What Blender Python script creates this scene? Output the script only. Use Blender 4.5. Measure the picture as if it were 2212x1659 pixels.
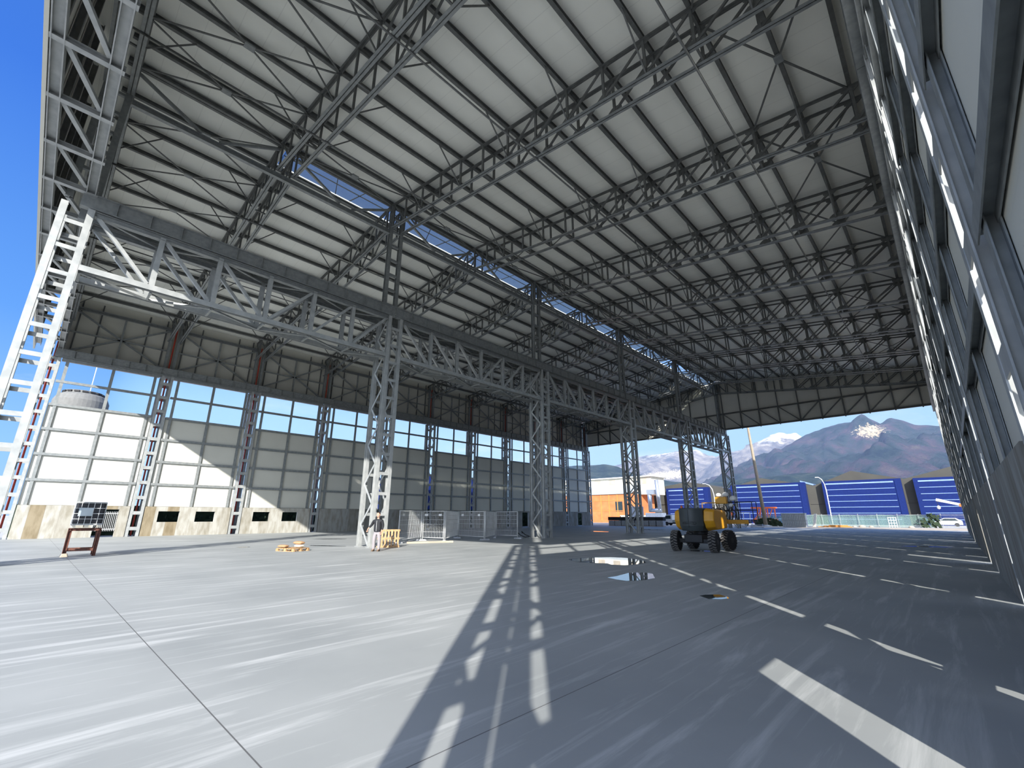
import bpy, bmesh, math, random
from mathutils import Vector, Matrix
from math import sin, cos, tan, pi, radians, sqrt, atan2

for _o in list(bpy.data.objects):
    bpy.data.objects.remove(_o)
scene = bpy.context.scene
COL = scene.collection
random.seed(7)

# ------------------------------------------------------------------ camera
F_PX, YAW, PITCH, ROLL, EYE = 961.2, 0.7642, 0.2886, 0.0016, 1.65
cd = bpy.data.cameras.new('camera')
cam = bpy.data.objects.new('camera', cd)
COL.objects.link(cam)
cd.sensor_fit = 'HORIZONTAL'
cd.sensor_width = 36.0
cd.lens = 36.0 * F_PX / 2212.0
cd.clip_start = 0.05
cd.clip_end = 30000
_fw = Vector((-sin(YAW) * cos(PITCH), cos(YAW) * cos(PITCH), sin(PITCH)))
_rt = Vector((cos(YAW), sin(YAW), 0))
_up = _rt.cross(_fw)
_r2 = _rt * cos(ROLL) + _up * sin(ROLL)
_u2 = -_rt * sin(ROLL) + _up * cos(ROLL)
cam.matrix_world = Matrix(((_r2.x, _u2.x, -_fw.x, 0), (_r2.y, _u2.y, -_fw.y, 0),
                           (_r2.z, _u2.z, -_fw.z, EYE), (0, 0, 0, 1)))
scene.camera = cam

# ------------------------------------------------------------------ sky, sun, exposure
scene.view_settings.view_transform = 'Standard'
scene.view_settings.look = 'None'
scene.view_settings.exposure = 0.15
scene.view_settings.gamma = 1.0
scene.view_settings.use_curve_mapping = False
scene.cycles.max_bounces = 8
scene.cycles.diffuse_bounces = 5
scene.cycles.glossy_bounces = 3
scene.cycles.transparent_max_bounces = 8
scene.cycles.caustics_reflective = False
scene.cycles.caustics_refractive = False
scene.cycles.sample_clamp_indirect = 6.0

SKY_STRENGTH = 1.0
SUN_STRENGTH = 8.2
world = bpy.data.worlds.new('sky')
scene.world = world
world.use_nodes = True
wn, wl = world.node_tree.nodes, world.node_tree.links
wn.clear()
w_out = wn.new('ShaderNodeOutputWorld')
w_bg = wn.new('ShaderNodeBackground')
w_tc = wn.new('ShaderNodeTexCoord')
w_sep = wn.new('ShaderNodeSeparateXYZ')
w_ramp = wn.new('ShaderNodeValToRGB')
wl.new(w_tc.outputs['Generated'], w_sep.inputs[0])
wl.new(w_sep.outputs['Z'], w_ramp.inputs['Fac'])
cr = w_ramp.color_ramp
cr.elements[0].position = 0.0
cr.elements[0].color = (0.36, 0.60, 0.92, 1)
cr.elements[1].position = 1.0
cr.elements[1].color = (0.045, 0.15, 0.52, 1)
for p_, c_ in ((0.10, (0.30, 0.58, 0.98, 1)), (0.30, (0.13, 0.36, 0.90, 1)), (0.60, (0.055, 0.20, 0.74, 1))):
    e_ = cr.elements.new(p_)
    e_.color = c_
# thin clouds
w_map = wn.new('ShaderNodeMapping')
w_map.inputs['Scale'].default_value = (2.2, 2.2, 9.0)
w_n = wn.new('ShaderNodeTexNoise')
w_n.inputs['Scale'].default_value = 2.1
w_n.inputs['Detail'].default_value = 7
w_n.inputs['Roughness'].default_value = 0.6
w_r2 = wn.new('ShaderNodeValToRGB')
w_r2.color_ramp.elements[0].position = 0.60
w_r2.color_ramp.elements[1].position = 0.80
w_r3 = wn.new('ShaderNodeValToRGB')       # only low over the horizon
w_r3.color_ramp.elements[0].position = 0.02
w_r3.color_ramp.elements[0].color = (0.7, 0.7, 0.7, 1)
w_r3.color_ramp.elements[1].position = 0.36
w_r3.color_ramp.elements[1].color = (0, 0, 0, 1)
w_mul = wn.new('ShaderNodeMath')
w_mul.operation = 'MULTIPLY'
w_mix = wn.new('ShaderNodeMixRGB')
w_mix.inputs['Color2'].default_value = (0.85, 0.92, 1.0, 1)
wl.new(w_tc.outputs['Generated'], w_map.inputs[0])
wl.new(w_map.outputs[0], w_n.inputs['Vector'])
wl.new(w_n.outputs['Fac'], w_r2.inputs['Fac'])
wl.new(w_sep.outputs['Z'], w_r3.inputs['Fac'])
wl.new(w_r2.outputs['Color'], w_mul.inputs[0])
wl.new(w_r3.outputs['Color'], w_mul.inputs[1])
wl.new(w_mul.outputs[0], w_mix.inputs['Fac'])
wl.new(w_ramp.outputs['Color'], w_mix.inputs['Color1'])
# brighter sky around the sun (behind the camera)
w_dot = wn.new('ShaderNodeVectorMath'); w_dot.operation = 'DOT_PRODUCT'
w_dot.inputs[1].default_value = (0.601, -0.681, 0.418)
w_nrm = wn.new('ShaderNodeVectorMath'); w_nrm.operation = 'NORMALIZE'
wl.new(w_tc.outputs['Generated'], w_nrm.inputs[0])
wl.new(w_nrm.outputs[0], w_dot.inputs[0])
w_max = wn.new('ShaderNodeMath'); w_max.operation = 'MAXIMUM'; w_max.inputs[1].default_value = 0.0
wl.new(w_dot.outputs['Value'], w_max.inputs[0])
w_pow = wn.new('ShaderNodeMath'); w_pow.operation = 'POWER'; w_pow.inputs[1].default_value = 2.5
wl.new(w_max.outputs[0], w_pow.inputs[0])
w_glow = wn.new('ShaderNodeVectorMath'); w_glow.operation = 'SCALE'
w_glow.inputs[0].default_value = (2.6, 2.7, 2.8)
wl.new(w_pow.outputs[0], w_glow.inputs['Scale'])
w_add = wn.new('ShaderNodeVectorMath'); w_add.operation = 'ADD'
wl.new(w_mix.outputs['Color'], w_add.inputs[0])
wl.new(w_glow.outputs[0], w_add.inputs[1])
wl.new(w_add.outputs[0], w_bg.inputs['Color'])
w_bg.inputs['Strength'].default_value = SKY_STRENGTH
wl.new(w_bg.outputs[0], w_out.inputs[0])

SUN_DIR = Vector((-0.883, 1.0, -0.613)).normalized()
sd = bpy.data.lights.new('sun', 'SUN')
sd.energy = SUN_STRENGTH
sd.color = (1.0, 0.965, 0.905)
sd.angle = 0.0093
sun = bpy.data.objects.new('sun', sd)
sun.rotation_euler = SUN_DIR.to_track_quat('-Z', 'Y').to_euler()
sun.location = (20, -30, 40)
COL.objects.link(sun)

# ------------------------------------------------------------------ materials
def new_mat(name):
    m = bpy.data.materials.new(name)
    m.use_nodes = True
    return m, m.node_tree.nodes, m.node_tree.links, m.node_tree.nodes['Principled BSDF']

def mat(name, c1, rough=0.6, metal=0.0, c2=None, scale=3.0, detail=4, stretch=(1, 1, 1), bump=0.0, lo=0.35, hi=0.65, spec=None):
    m, n, l, b = new_mat(name)
    b.inputs['Roughness'].default_value = rough
    b.inputs['Metallic'].default_value = metal
    if spec is not None:
        b.inputs['Specular IOR Level'].default_value = spec
    if c2 is None:
        c2 = tuple(v * 0.86 for v in c1)
    tc = n.new('ShaderNodeTexCoord')
    mp = n.new('ShaderNodeMapping')
    mp.inputs['Scale'].default_value = stretch
    nz = n.new('ShaderNodeTexNoise')
    nz.inputs['Scale'].default_value = scale
    nz.inputs['Detail'].default_value = detail
    rp = n.new('ShaderNodeValToRGB')
    rp.color_ramp.elements[0].position = lo
    rp.color_ramp.elements[0].color = (*c2, 1)
    rp.color_ramp.elements[1].position = hi
    rp.color_ramp.elements[1].color = (*c1, 1)
    l.new(tc.outputs['Object'], mp.inputs[0])
    l.new(mp.outputs[0], nz.inputs['Vector'])
    l.new(nz.outputs['Fac'], rp.inputs['Fac'])
    l.new(rp.outputs['Color'], b.inputs['Base Color'])
    if bump:
        bp = n.new('ShaderNodeBump')
        bp.inputs['Strength'].default_value = bump
        bp.inputs['Distance'].default_value = 0.02
        l.new(nz.outputs['Fac'], bp.inputs['Height'])
        l.new(bp.outputs[0], b.inputs['Normal'])
    return m

M = {}
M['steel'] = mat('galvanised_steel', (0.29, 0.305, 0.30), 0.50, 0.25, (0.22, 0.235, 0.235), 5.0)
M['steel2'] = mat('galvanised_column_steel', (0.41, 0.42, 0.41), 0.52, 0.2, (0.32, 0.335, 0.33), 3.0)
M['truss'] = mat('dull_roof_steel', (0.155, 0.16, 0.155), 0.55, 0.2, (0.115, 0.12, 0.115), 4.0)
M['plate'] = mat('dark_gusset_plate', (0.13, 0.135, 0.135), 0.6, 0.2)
M['panel'] = None
M['red'] = mat('red_drain_pipe', (0.50, 0.06, 0.035), 0.45)
M['black'] = mat('black_rubber', (0.018, 0.018, 0.02), 0.75)
M['rubber'] = mat('grey_tread_rubber', (0.16, 0.15, 0.14), 0.9)
M['yellow'] = mat('amber_paint', (0.75, 0.36, 0.02), 0.4)
M['charcoal'] = mat('charcoal_cover', (0.05, 0.062, 0.066), 0.45)
M['darkmetal'] = mat('dark_machine_metal', (0.03, 0.03, 0.032), 0.5, 0.4)
M['wood'] = mat('pallet_wood', (0.50, 0.32, 0.17), 0.8, 0, (0.38, 0.22, 0.10), 9.0, stretch=(1, 1, 0.2))
M['bag'] = mat('paper_bag', (0.42, 0.25, 0.13), 0.8)
M['cream'] = mat('cream_paper', (0.80, 0.74, 0.60), 0.8)
M['rust'] = mat('rusty_red_steel', (0.19, 0.075, 0.05), 0.8, 0.1, (0.10, 0.05, 0.04), 8.0)
M['tank'] = mat('grey_concrete_tank', (0.17, 0.17, 0.16), 0.9)
M['blue'] = mat('blue_door_panel', (0.006, 0.018, 0.11), 0.85, spec=0.2)
M['bluelt'] = mat('pale_blue_door_rail', (0.20, 0.30, 0.55), 0.6)
M['taupe'] = mat('taupe_cladding', (0.075, 0.073, 0.064), 0.95, 0, (0.066, 0.064, 0.057), 0.3, spec=0.2)
M['orange'] = mat('terracotta_brick', (0.62, 0.20, 0.07), 0.85, 0, (0.50, 0.15, 0.05), 0.6)
M['white'] = mat('white_paint', (0.80, 0.80, 0.78), 0.5)
M['duct'] = mat('silver_duct', (0.62, 0.64, 0.66), 0.30, 0.7)
M['greyroof'] = mat('grey_sheet_roof', (0.38, 0.42, 0.42), 0.7)
M['glass'] = mat('dark_window_glass', (0.03, 0.045, 0.05), 0.12)
M['skin'] = mat('skin', (0.55, 0.31, 0.22), 0.55)
M['jacket'] = mat('black_jacket', (0.012, 0.013, 0.017), 0.8)
M['trousers'] = mat('light_grey_trousers', (0.30, 0.275, 0.285), 0.85)
M['hair'] = mat('dark_hair', (0.03, 0.018, 0.012), 0.7)
M['boot'] = mat('brown_boot', (0.12, 0.08, 0.05), 0.7)
M['green'] = mat('green_leaves', (0.028, 0.05, 0.022), 0.9, 0, (0.012, 0.024, 0.012), 3.0)
M['net'] = mat('green_shade_netting', (0.10, 0.20, 0.17), 0.8, 0, (0.06, 0.13, 0.11), 2.0)
M['mesh'] = mat('zinc_wire', (0.72, 0.73, 0.72), 0.5, 0.2)
M['mast'] = mat('brown_mast', (0.30, 0.25, 0.18), 0.8)
M['block'] = mat('concrete_block', (0.48, 0.50, 0.52), 0.9, 0, (0.36, 0.38, 0.41), 6.0)
M['orangeplastic'] = mat('orange_paint', (0.85, 0.16, 0.03), 0.5)
M['dirt'] = mat('sandy_ground', (0.52, 0.44, 0.33), 0.95, 0, (0.38, 0.33, 0.26), 0.8)
M['fascia'] = mat('brown_grey_flashing', (0.30, 0.25, 0.21), 0.5, 0.1)
M['ibcblack'] = mat('black_tank_plastic', (0.012, 0.013, 0.018), 0.35)
M['plaque'] = mat('zinc_label_plate', (0.50, 0.57, 0.60), 0.35, 0.3)
M['outside'] = mat('asphalt_yard', (0.48, 0.47, 0.43), 0.95, 0, (0.40, 0.39, 0.36), 0.05)
M['timber'] = mat('orange_timber', (0.58, 0.25, 0.06), 0.85)

def panel_mat(name, col, axis, pitch, line=0.88):
    """insulated sheet: faint joint lines across one axis"""
    m, n, l, b = new_mat(name)
    b.inputs['Roughness'].default_value = 0.6
    tc = n.new('ShaderNodeTexCoord')
    sp = n.new('ShaderNodeSeparateXYZ')
    l.new(tc.outputs['Object'], sp.inputs[0])
    md = n.new('ShaderNodeMath'); md.operation = 'PINGPONG'
    md.inputs[1].default_value = pitch / 2
    l.new(sp.outputs[axis], md.inputs[0])
    lt = n.new('ShaderNodeMath'); lt.operation = 'LESS_THAN'
    lt.inputs[1].default_value = 0.014
    l.new(md.outputs[0], lt.inputs[0])
    nz = n.new('ShaderNodeTexNoise')
    nz.inputs['Scale'].default_value = 0.5
    nz.inputs['Detail'].default_value = 6
    l.new(tc.outputs['Object'], nz.inputs['Vector'])
    rp = n.new('ShaderNodeValToRGB')
    rp.color_ramp.elements[0].position = 0.3
    rp.color_ramp.elements[0].color = (*[c * 0.93 for c in col], 1)
    rp.color_ramp.elements[1].position = 0.7
    rp.color_ramp.elements[1].color = (*col, 1)
    l.new(nz.outputs['Fac'], rp.inputs['Fac'])
    mx = n.new('ShaderNodeMixRGB')
    mx.inputs['Color2'].default_value = (*[c * line for c in col], 1)
    l.new(lt.outputs[0], mx.inputs['Fac'])
    l.new(rp.outputs['Color'], mx.inputs['Color1'])
    l.new(mx.outputs[0], b.inputs['Base Color'])
    return m
M['panel'] = panel_mat('cream_wall_panel', (0.66, 0.645, 0.565), 2, 1.0, 0.95)
M['roof'] = panel_mat('cream_roof_sheet', (0.92, 0.92, 0.84), 1, 1.0, 0.86)

def plinth_material(name, ca, cb, cc):
    m, n, l, b = new_mat(name)
    b.inputs['Roughness'].default_value = 0.9
    tc = n.new('ShaderNodeTexCoord'); sp = n.new('ShaderNodeSeparateXYZ')
    l.new(tc.outputs['Object'], sp.inputs[0])
    dv = n.new('ShaderNodeMath'); dv.operation = 'DIVIDE'; dv.inputs[1].default_value = 0.83
    l.new(sp.outputs['Y'], dv.inputs[0])
    fl = n.new('ShaderNodeMath'); fl.operation = 'FLOOR'
    l.new(dv.outputs[0], fl.inputs[0])
    wnz = n.new('ShaderNodeTexWhiteNoise'); wnz.noise_dimensions = '1D'
    l.new(fl.outputs[0], wnz.inputs['W'])
    rp = n.new('ShaderNodeValToRGB'); rp.color_ramp.interpolation = 'CONSTANT'
    rp.color_ramp.elements[0].position = 0; rp.color_ramp.elements[0].color = (*ca, 1)
    e = rp.color_ramp.elements[1]; e.position = 0.52; e.color = (*cb, 1)
    e = rp.color_ramp.elements.new(0.75); e.color = (*cc, 1)
    l.new(wnz.outputs['Value'], rp.inputs['Fac'])
    mp = n.new('ShaderNodeMapping'); mp.inputs['Scale'].default_value = (1, 1.6, 0.5)
    nz = n.new('ShaderNodeTexNoise'); nz.inputs['Scale'].default_value = 2.2; nz.inputs['Detail'].default_value = 8
    l.new(tc.outputs['Object'], mp.inputs[0]); l.new(mp.outputs[0], nz.inputs['Vector'])
    r2 = n.new('ShaderNodeValToRGB')
    r2.color_ramp.elements[0].position = 0.32; r2.color_ramp.elements[0].color = (0.62, 0.58, 0.50, 1)
    r2.color_ramp.elements[1].position = 0.6; r2.color_ramp.elements[1].color = (1, 1, 1, 1)
    l.new(nz.outputs['Fac'], r2.inputs['Fac'])
    mx = n.new('ShaderNodeMixRGB'); mx.blend_type = 'MULTIPLY'; mx.inputs['Fac'].default_value = 0.8
    l.new(rp.outputs['Color'], mx.inputs['Color1']); l.new(r2.outputs['Color'], mx.inputs['Color2'])
    pp = n.new('ShaderNodeMath'); pp.operation = 'PINGPONG'; pp.inputs[1].default_value = 0.415
    l.new(sp.outputs['Y'], pp.inputs[0])
    lt = n.new('ShaderNodeMath'); lt.operation = 'LESS_THAN'; lt.inputs[1].default_value = 0.012
    l.new(pp.outputs[0], lt.inputs[0])
    m2 = n.new('ShaderNodeMixRGB'); m2.inputs['Color2'].default_value = (0.22, 0.20, 0.17, 1)
    ml = n.new('ShaderNodeMath'); ml.operation = 'MULTIPLY'; ml.inputs[1].default_value = 0.6
    l.new(lt.outputs[0], ml.inputs[0]); l.new(ml.outputs[0], m2.inputs['Fac'])
    l.new(mx.outputs[0], m2.inputs['Color1'])
    l.new(m2.outputs[0], b.inputs['Base Color'])
    bp = n.new('ShaderNodeBump'); bp.inputs['Strength'].default_value = 0.3; bp.inputs['Distance'].default_value = 0.02
    l.new(nz.outputs['Fac'], bp.inputs['Height']); l.new(bp.outputs[0], b.inputs['Normal'])
    return m
M['plinth'] = plinth_material('board_cast_concrete', (.42, .41, .37), (.27, .225, .15), (.36, .345, .30))
M['plinth_grey'] = plinth_material('grey_board_cast_concrete', (.34, .34, .32), (.27, .26, .23), (.31, .30, .28))

def floor_material():
    m, n, l, b = new_mat('power_floated_concrete')
    tc = n.new('ShaderNodeTexCoord')
    mp = n.new('ShaderNodeMapping')
    mp.inputs['Rotation'].default_value = (0, 0, radians(28))
    mp.inputs['Scale'].default_value = (2.7, 0.2, 1)
    l.new(tc.outputs['Object'], mp.inputs[0])
    n1 = n.new('ShaderNodeTexNoise'); n1.inputs['Scale'].default_value = 1.3; n1.inputs['Detail'].default_value = 9
    n1.inputs['Roughness'].default_value = 0.66; n1.inputs['Distortion'].default_value = 0.5
    l.new(mp.outputs[0], n1.inputs['Vector'])
    n2 = n.new('ShaderNodeTexNoise'); n2.inputs['Scale'].default_value = 0.35; n2.inputs['Detail'].default_value = 6
    l.new(tc.outputs['Object'], n2.inputs['Vector'])
    r1 = n.new('ShaderNodeValToRGB')
    r1.color_ramp.elements[0].position = 0.52; r1.color_ramp.elements[0].color = (0, 0, 0, 1)
    r1.color_ramp.elements[1].position = 0.70; r1.color_ramp.elements[1].color = (1, 1, 1, 1)
    l.new(n1.outputs['Fac'], r1.inputs['Fac'])
    base = n.new('ShaderNodeValToRGB')
    base.color_ramp.elements[0].position = 0.3; base.color_ramp.elements[0].color = (0.275, 0.29, 0.287, 1)
    base.color_ramp.elements[1].position = 0.7; base.color_ramp.elements[1].color = (0.365, 0.378, 0.37, 1)
    l.new(n2.outputs['Fac'], base.inputs['Fac'])
    mx = n.new('ShaderNodeMixRGB'); mx.inputs['Color2'].default_value = (0.60, 0.61, 0.595, 1)
    ml = n.new('ShaderNodeMath'); ml.operation = 'MULTIPLY'; ml.inputs[1].default_value = 0.62
    l.new(r1.outputs['Color'], ml.inputs[0]); l.new(ml.outputs[0], mx.inputs['Fac'])
    l.new(base.outputs['Color'], mx.inputs['Color1'])
    # saw-cut joints
    sp = n.new('ShaderNodeSeparateXYZ'); l.new(tc.outputs['Object'], sp.inputs[0])
    prev = mx.outputs[0]
    for ax, off, pitch, w in (('X', FLOOR_JX, 24.0, 0.006), ('Y', FLOOR_JY, 29.6, 0.006)):
        ad = n.new('ShaderNodeMath'); ad.operation = 'SUBTRACT'; ad.inputs[1].default_value = off
        l.new(sp.outputs[ax], ad.inputs[0])
        pp = n.new('ShaderNodeMath'); pp.operation = 'PINGPONG'; pp.inputs[1].default_value = pitch / 2
        l.new(ad.outputs[0], pp.inputs[0])
        lt = n.new('ShaderNodeMath'); lt.operation = 'LESS_THAN'; lt.inputs[1].default_value = w
        l.new(pp.outputs[0], lt.inputs[0])
        mj = n.new('ShaderNodeMixRGB'); mj.inputs['Color2'].default_value = (0.12, 0.12, 0.12, 1)
        l.new(lt.outputs[0], mj.inputs['Fac']); l.new(prev, mj.inputs['Color1'])
        prev = mj.outputs[0]
    l.new(prev, b.inputs['Base Color'])
    b.inputs['Roughness'].default_value = 0.62
    b.inputs['Specular IOR Level'].default_value = 0.35
    return m
FLOOR_JX, FLOOR_JY = -3.05, 1.46
M['floor'] = floor_material()

def water_material():
    m, n, l, b = new_mat('rain_puddle')
    b.inputs['Base Color'].default_value = (0.03, 0.035, 0.035, 1)
    b.inputs['Roughness'].default_value = 0.02
    b.inputs['Specular IOR Level'].default_value = 1.0
    b.inputs['IOR'].default_value = 1.6
    return m
M['water'] = water_material()

def skylight_material():
    m, n, l, b = new_mat('blue_tinted_skylight')
    out = n['Material Output']
    n.remove(b)
    t = n.new('ShaderNodeBsdfTransparent'); t.inputs[0].default_value = (0.34, 0.36, 0.34, 1)
    d = n.new('ShaderNodeBsdfTranslucent'); d.inputs[0].default_value = (0.10, 0.13, 0.16, 1)
    tc = n.new('ShaderNodeTexCoord'); nz = n.new('ShaderNodeTexNoise'); nz.inputs['Scale'].default_value = 1.2
    l.new(tc.outputs['Object'], nz.inputs['Vector'])
    mx = n.new('ShaderNodeMixShader')
    rp = n.new('ShaderNodeMapRange'); rp.inputs[3].default_value = 0.35; rp.inputs[4].default_value = 0.65
    l.new(nz.outputs['Fac'], rp.inputs[0]); l.new(rp.outputs[0], mx.inputs[0])
    l.new(t.outputs[0], mx.inputs[1]); l.new(d.outputs[0], mx.inputs[2])
    l.new(mx.outputs[0], out.inputs[0])
    return m
M['skylight'] = skylight_material()

def net_material():
    m, n, l, b = new_mat('see_through_green_netting')
    b.inputs['Base Color'].default_value = (0.14, 0.26, 0.22, 1)
    b.inputs['Roughness'].default_value = 0.9
    tc = n.new('ShaderNodeTexCoord'); nz = n.new('ShaderNodeTexNoise'); nz.inputs['Scale'].default_value = 14
    l.new(tc.outputs['Object'], nz.inputs['Vector'])
    mr = n.new('ShaderNodeMapRange'); mr.inputs[1].default_value = 0.3; mr.inputs[2].default_value = 0.7
    mr.inputs[3].default_value = 0.45; mr.inputs[4].default_value = 0.8
    l.new(nz.outputs['Fac'], mr.inputs[0]); l.new(mr.outputs[0], b.inputs['Alpha'])
    return m
M['netting'] = net_material()

# ------------------------------------------------------------------ mesh building
def rectp(w, h, cx=0, cy=0):
    return [(cx - w / 2, cy - h / 2), (cx + w / 2, cy - h / 2), (cx + w / 2, cy + h / 2), (cx - w / 2, cy + h / 2)]
def ip(b, h, tf=0.02, tw=0.015):      # I section: flanges across 'side', web along 'up'
    return [rectp(b, tf, 0, h / 2 - tf / 2), rectp(b, tf, 0, -h / 2 + tf / 2), rectp(tw, h - 2 * tf)]
def hp(b, h, tf=0.02, tw=0.015):      # same turned 90 degrees
    return [[(y, x) for x, y in reversed(p)] for p in ip(b, h, tf, tw)]
def l2(a, t=0.014, gap=0.02):         # two angles back to back, flanges down
    return [rectp(a, t, gap / 2 + a / 2, -a / 2 + t / 2), rectp(t, a, gap / 2 + t / 2, 0),
            rectp(a, t, -gap / 2 - a / 2, -a / 2 + t / 2), rectp(t, a, -gap / 2 - t / 2, 0)]
def l2u(a, t=0.014, gap=0.02):
    return [[(x, -y) for x, y in reversed(p)] for p in l2(a, t, gap)]

class MB:
    def __init__(self):
        self.v, self.f, self.smooth = [], [], []
    def poly_extrude(self, pts0, pts1):
        n = len(pts0); o = len(self.v)
        self.v += [tuple(p) for p in pts0] + [tuple(p) for p in pts1]
        for i in range(n):
            j = (i + 1) % n
            self.f.append((o + i, o + j, o + n + j, o + n + i))
        self.f.append(tuple(o + i for i in reversed(range(n))))
        self.f.append(tuple(o + n + i for i in range(n)))
        return self
    def beam(self, p0, p1, prof, up=(0, 0, 1)):
        p0, p1 = Vector(p0), Vector(p1)
        d = (p1 - p0).normalized(); up = Vector(up)
        if abs(d.dot(up)) > 0.999:
            up = Vector((0, 1, 0))
        s = d.cross(up).normalized(); u = s.cross(d)
        if prof and not isinstance(prof[0], list):
            prof = [prof]
        for pl in prof:
            self.poly_extrude([p0 + s * a + u * b for a, b in pl], [p1 + s * a + u * b for a, b in pl])
        return self
    def box(self, x0, x1, y0, y1, z0, z1):
        return self.poly_extrude([(x0, y0, z0), (x1, y0, z0), (x1, y1, z0), (x0, y1, z0)],
                                 [(x0, y0, z1), (x1, y0, z1), (x1, y1, z1), (x0, y1, z1)])
    def cbox(self, c, s):
        return self.box(c[0] - s[0] / 2, c[0] + s[0] / 2, c[1] - s[1] / 2, c[1] + s[1] / 2, c[2] - s[2] / 2, c[2] + s[2] / 2)
    def tube(self, pts, r, n=8):
        pts = [Vector(p) for p in pts]
        rr = r if isinstance(r, (list, tuple)) else [r] * len(pts)
        rings = []
        for i, p in enumerate(pts):
            d = (pts[min(i + 1, len(pts) - 1)] - pts[max(i - 1, 0)]).normalized()
            up = Vector((0, 0, 1)) if abs(d.z) < 0.95 else Vector((0, 1, 0))
            s = d.cross(up).normalized(); u = s.cross(d)
            o = len(self.v)
            self.v += [tuple(p + (s * cos(2 * pi * k / n) + u * sin(2 * pi * k / n)) * rr[i]) for k in range(n)]
            rings.append(o)
        for a, b in zip(rings[:-1], rings[1:]):
            for k in range(n):
                j = (k + 1) % n
                self.f.append((a + k, a + j, b + j, b + k))
        self.f.append(tuple(rings[0] + k for k in reversed(range(n))))
        self.f.append(tuple(rings[-1] + k for k in range(n)))
        return self
    def lathe(self, prof, c=(0, 0, 0), axis='Z', n=24):
        rings = []
        for r, h in prof:
            o = len(self.v)
            for k in range(n):
                a = 2 * pi * k / n
                x, y = r * cos(a), r * sin(a)
                q = (x, y, h) if axis == 'Z' else ((h, x, y) if axis == 'X' else (y, h, x))
                self.v.append((c[0] + q[0], c[1] + q[1], c[2] + q[2]))
            rings.append(o)
        for a, b in zip(rings[:-1], rings[1:]):
            for k in range(n):
                j = (k + 1) % n
                self.f.append((a + k, a + j, b + j, b + k))
        self.f.append(tuple(rings[0] + k for k in reversed(range(n))))
        self.f.append(tuple(rings[-1] + k for k in range(n)))
        return self
    def quad(self, *p):
        o = len(self.v); self.v += [tuple(q) for q in p]; self.f.append(tuple(range(o, o + len(p)))); return self
    def move(self, v):
        self.v = [(a + v[0], b + v[1], c + v[2]) for a, b, c in self.v]; return self
    def build(self, name, material, parent=None, smooth=False, bevel=0):
        me = bpy.data.meshes.new(name)
        me.from_pydata(self.v, [], self.f)
        me.materials.append(material)
        if smooth:
            me.polygons.foreach_set('use_smooth', [True] * len(me.polygons))
        me.update()
        o = bpy.data.objects.new(name, me)
        COL.objects.link(o)
        if parent is not None:
            o.parent = parent
        if bevel:
            md = o.modifiers.new('bevel', 'BEVEL'); md.width = bevel; md.segments = 2; md.limit_method = 'ANGLE'
        return o

def tag(o, label=None, cat=None, group=None, kind=None):
    if label: o['label'] = label
    if cat: o['category'] = cat
    if group: o['group'] = group
    if kind: o['kind'] = kind
    return o
def thing(name, label, cat, loc=(0, 0, 0), rz=0, group=None):
    o = bpy.data.objects.new(name, None)
    o.empty_display_size = 0.2
    COL.objects.link(o); o.location = loc; o.rotation_euler = (0, 0, rz)
    return tag(o, label, cat, group)
KIDS = {}
def dup(root, loc, rz=None, label=None, group=None):
    if root.name not in KIDS:
        KIDS[root.name] = [(c, list(c.children)) for c in root.children]
    r = root.copy(); COL.objects.link(r); r.location = loc
    if rz is not None: r.rotation_euler = (0, 0, rz)
    if label: r['label'] = label
    if group: r['group'] = group
    for ch, gs in KIDS[root.name]:
        c = ch.copy(); COL.objects.link(c); c.parent = r
        for g_ in gs:
            d = g_.copy(); COL.objects.link(d); d.parent = c
    return r
def struct(name, mb, m, label=None, smooth=False):
    o = mb.build(name, m, smooth=smooth)
    return tag(o, label, None, None, 'structure')
ORD = ['first', 'second', 'third', 'fourth', 'fifth', 'sixth', 'seventh', 'eighth', 'ninth', 'tenth', 'eleventh', 'twelfth', 'thirteenth', 'fourteenth']

# ------------------------------------------------------------------ hall dimensions
XL, XR, XM, RX = -49.2, 0.60, -24.0, -24.4
Y0, S, NB = -1.16, 7.4, 10
def YK(k): return Y0 + S * k
ZP, ZW, ZR = 2.38, 10.08, 13.76
GZ = [4.33, 6.25, 8.17, 10.08, 11.95]
ZBT = 14.45
def zu(X): return 22.5 - 0.1265 * abs(X - RX)      # upper chord of the roof trusses
DEP = 1.85
YN, YF = -2.36, 73.45                               # gable planes

# floor, yard
struct('floor', MB().box(-54, 4.0, -14, 79.5, -0.3, 0), M['floor'], 'pale power-floated concrete floor with sunlit patches')
struct('yard_ground', MB().box(-4000, 4000, -400, 9000, -0.6, -0.06), M['outside'], 'open yard ground around the hall')
struct('ground_strip', MB().box(-60, 30, 79.5, 97, -0.3, -0.01), M['dirt'], 'sandy strip of ground beyond the far end of the floor')

# ------------------------------------------------------------------ roof
def roof_slope(sgn, xi, y0, y1):
    mb = MB()
    xe = (XR + 1.6) if sgn > 0 else (XL - 1.6)
    a = [(xi, y0, zu(xi) + 0.36), (xe, y0, zu(xe) + 0.36), (xe, y0, zu(xe) + 0.46), (xi, y0, zu(xi) + 0.46)]
    mb.poly_extrude(a, [(x, y1, z) for x, y, z in a])
    return mb
struct('ceiling', roof_slope(1, RX, YN - 0.1, YF + 0.3), M['roof'], 'cream sheet roof slope falling to the shaded side wall')
struct('ceiling', roof_slope(-1, RX, YN - 0.1, YK(1)), M['roof'], 'cream roof sheets of the nearest bay on the sunlit-wall slope')
struct('ceiling', roof_slope(-1, RX - 1.9, YK(1), YF + 0.3), M['roof'], 'cream sheet roof slope falling to the sunlit side wall')

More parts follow.
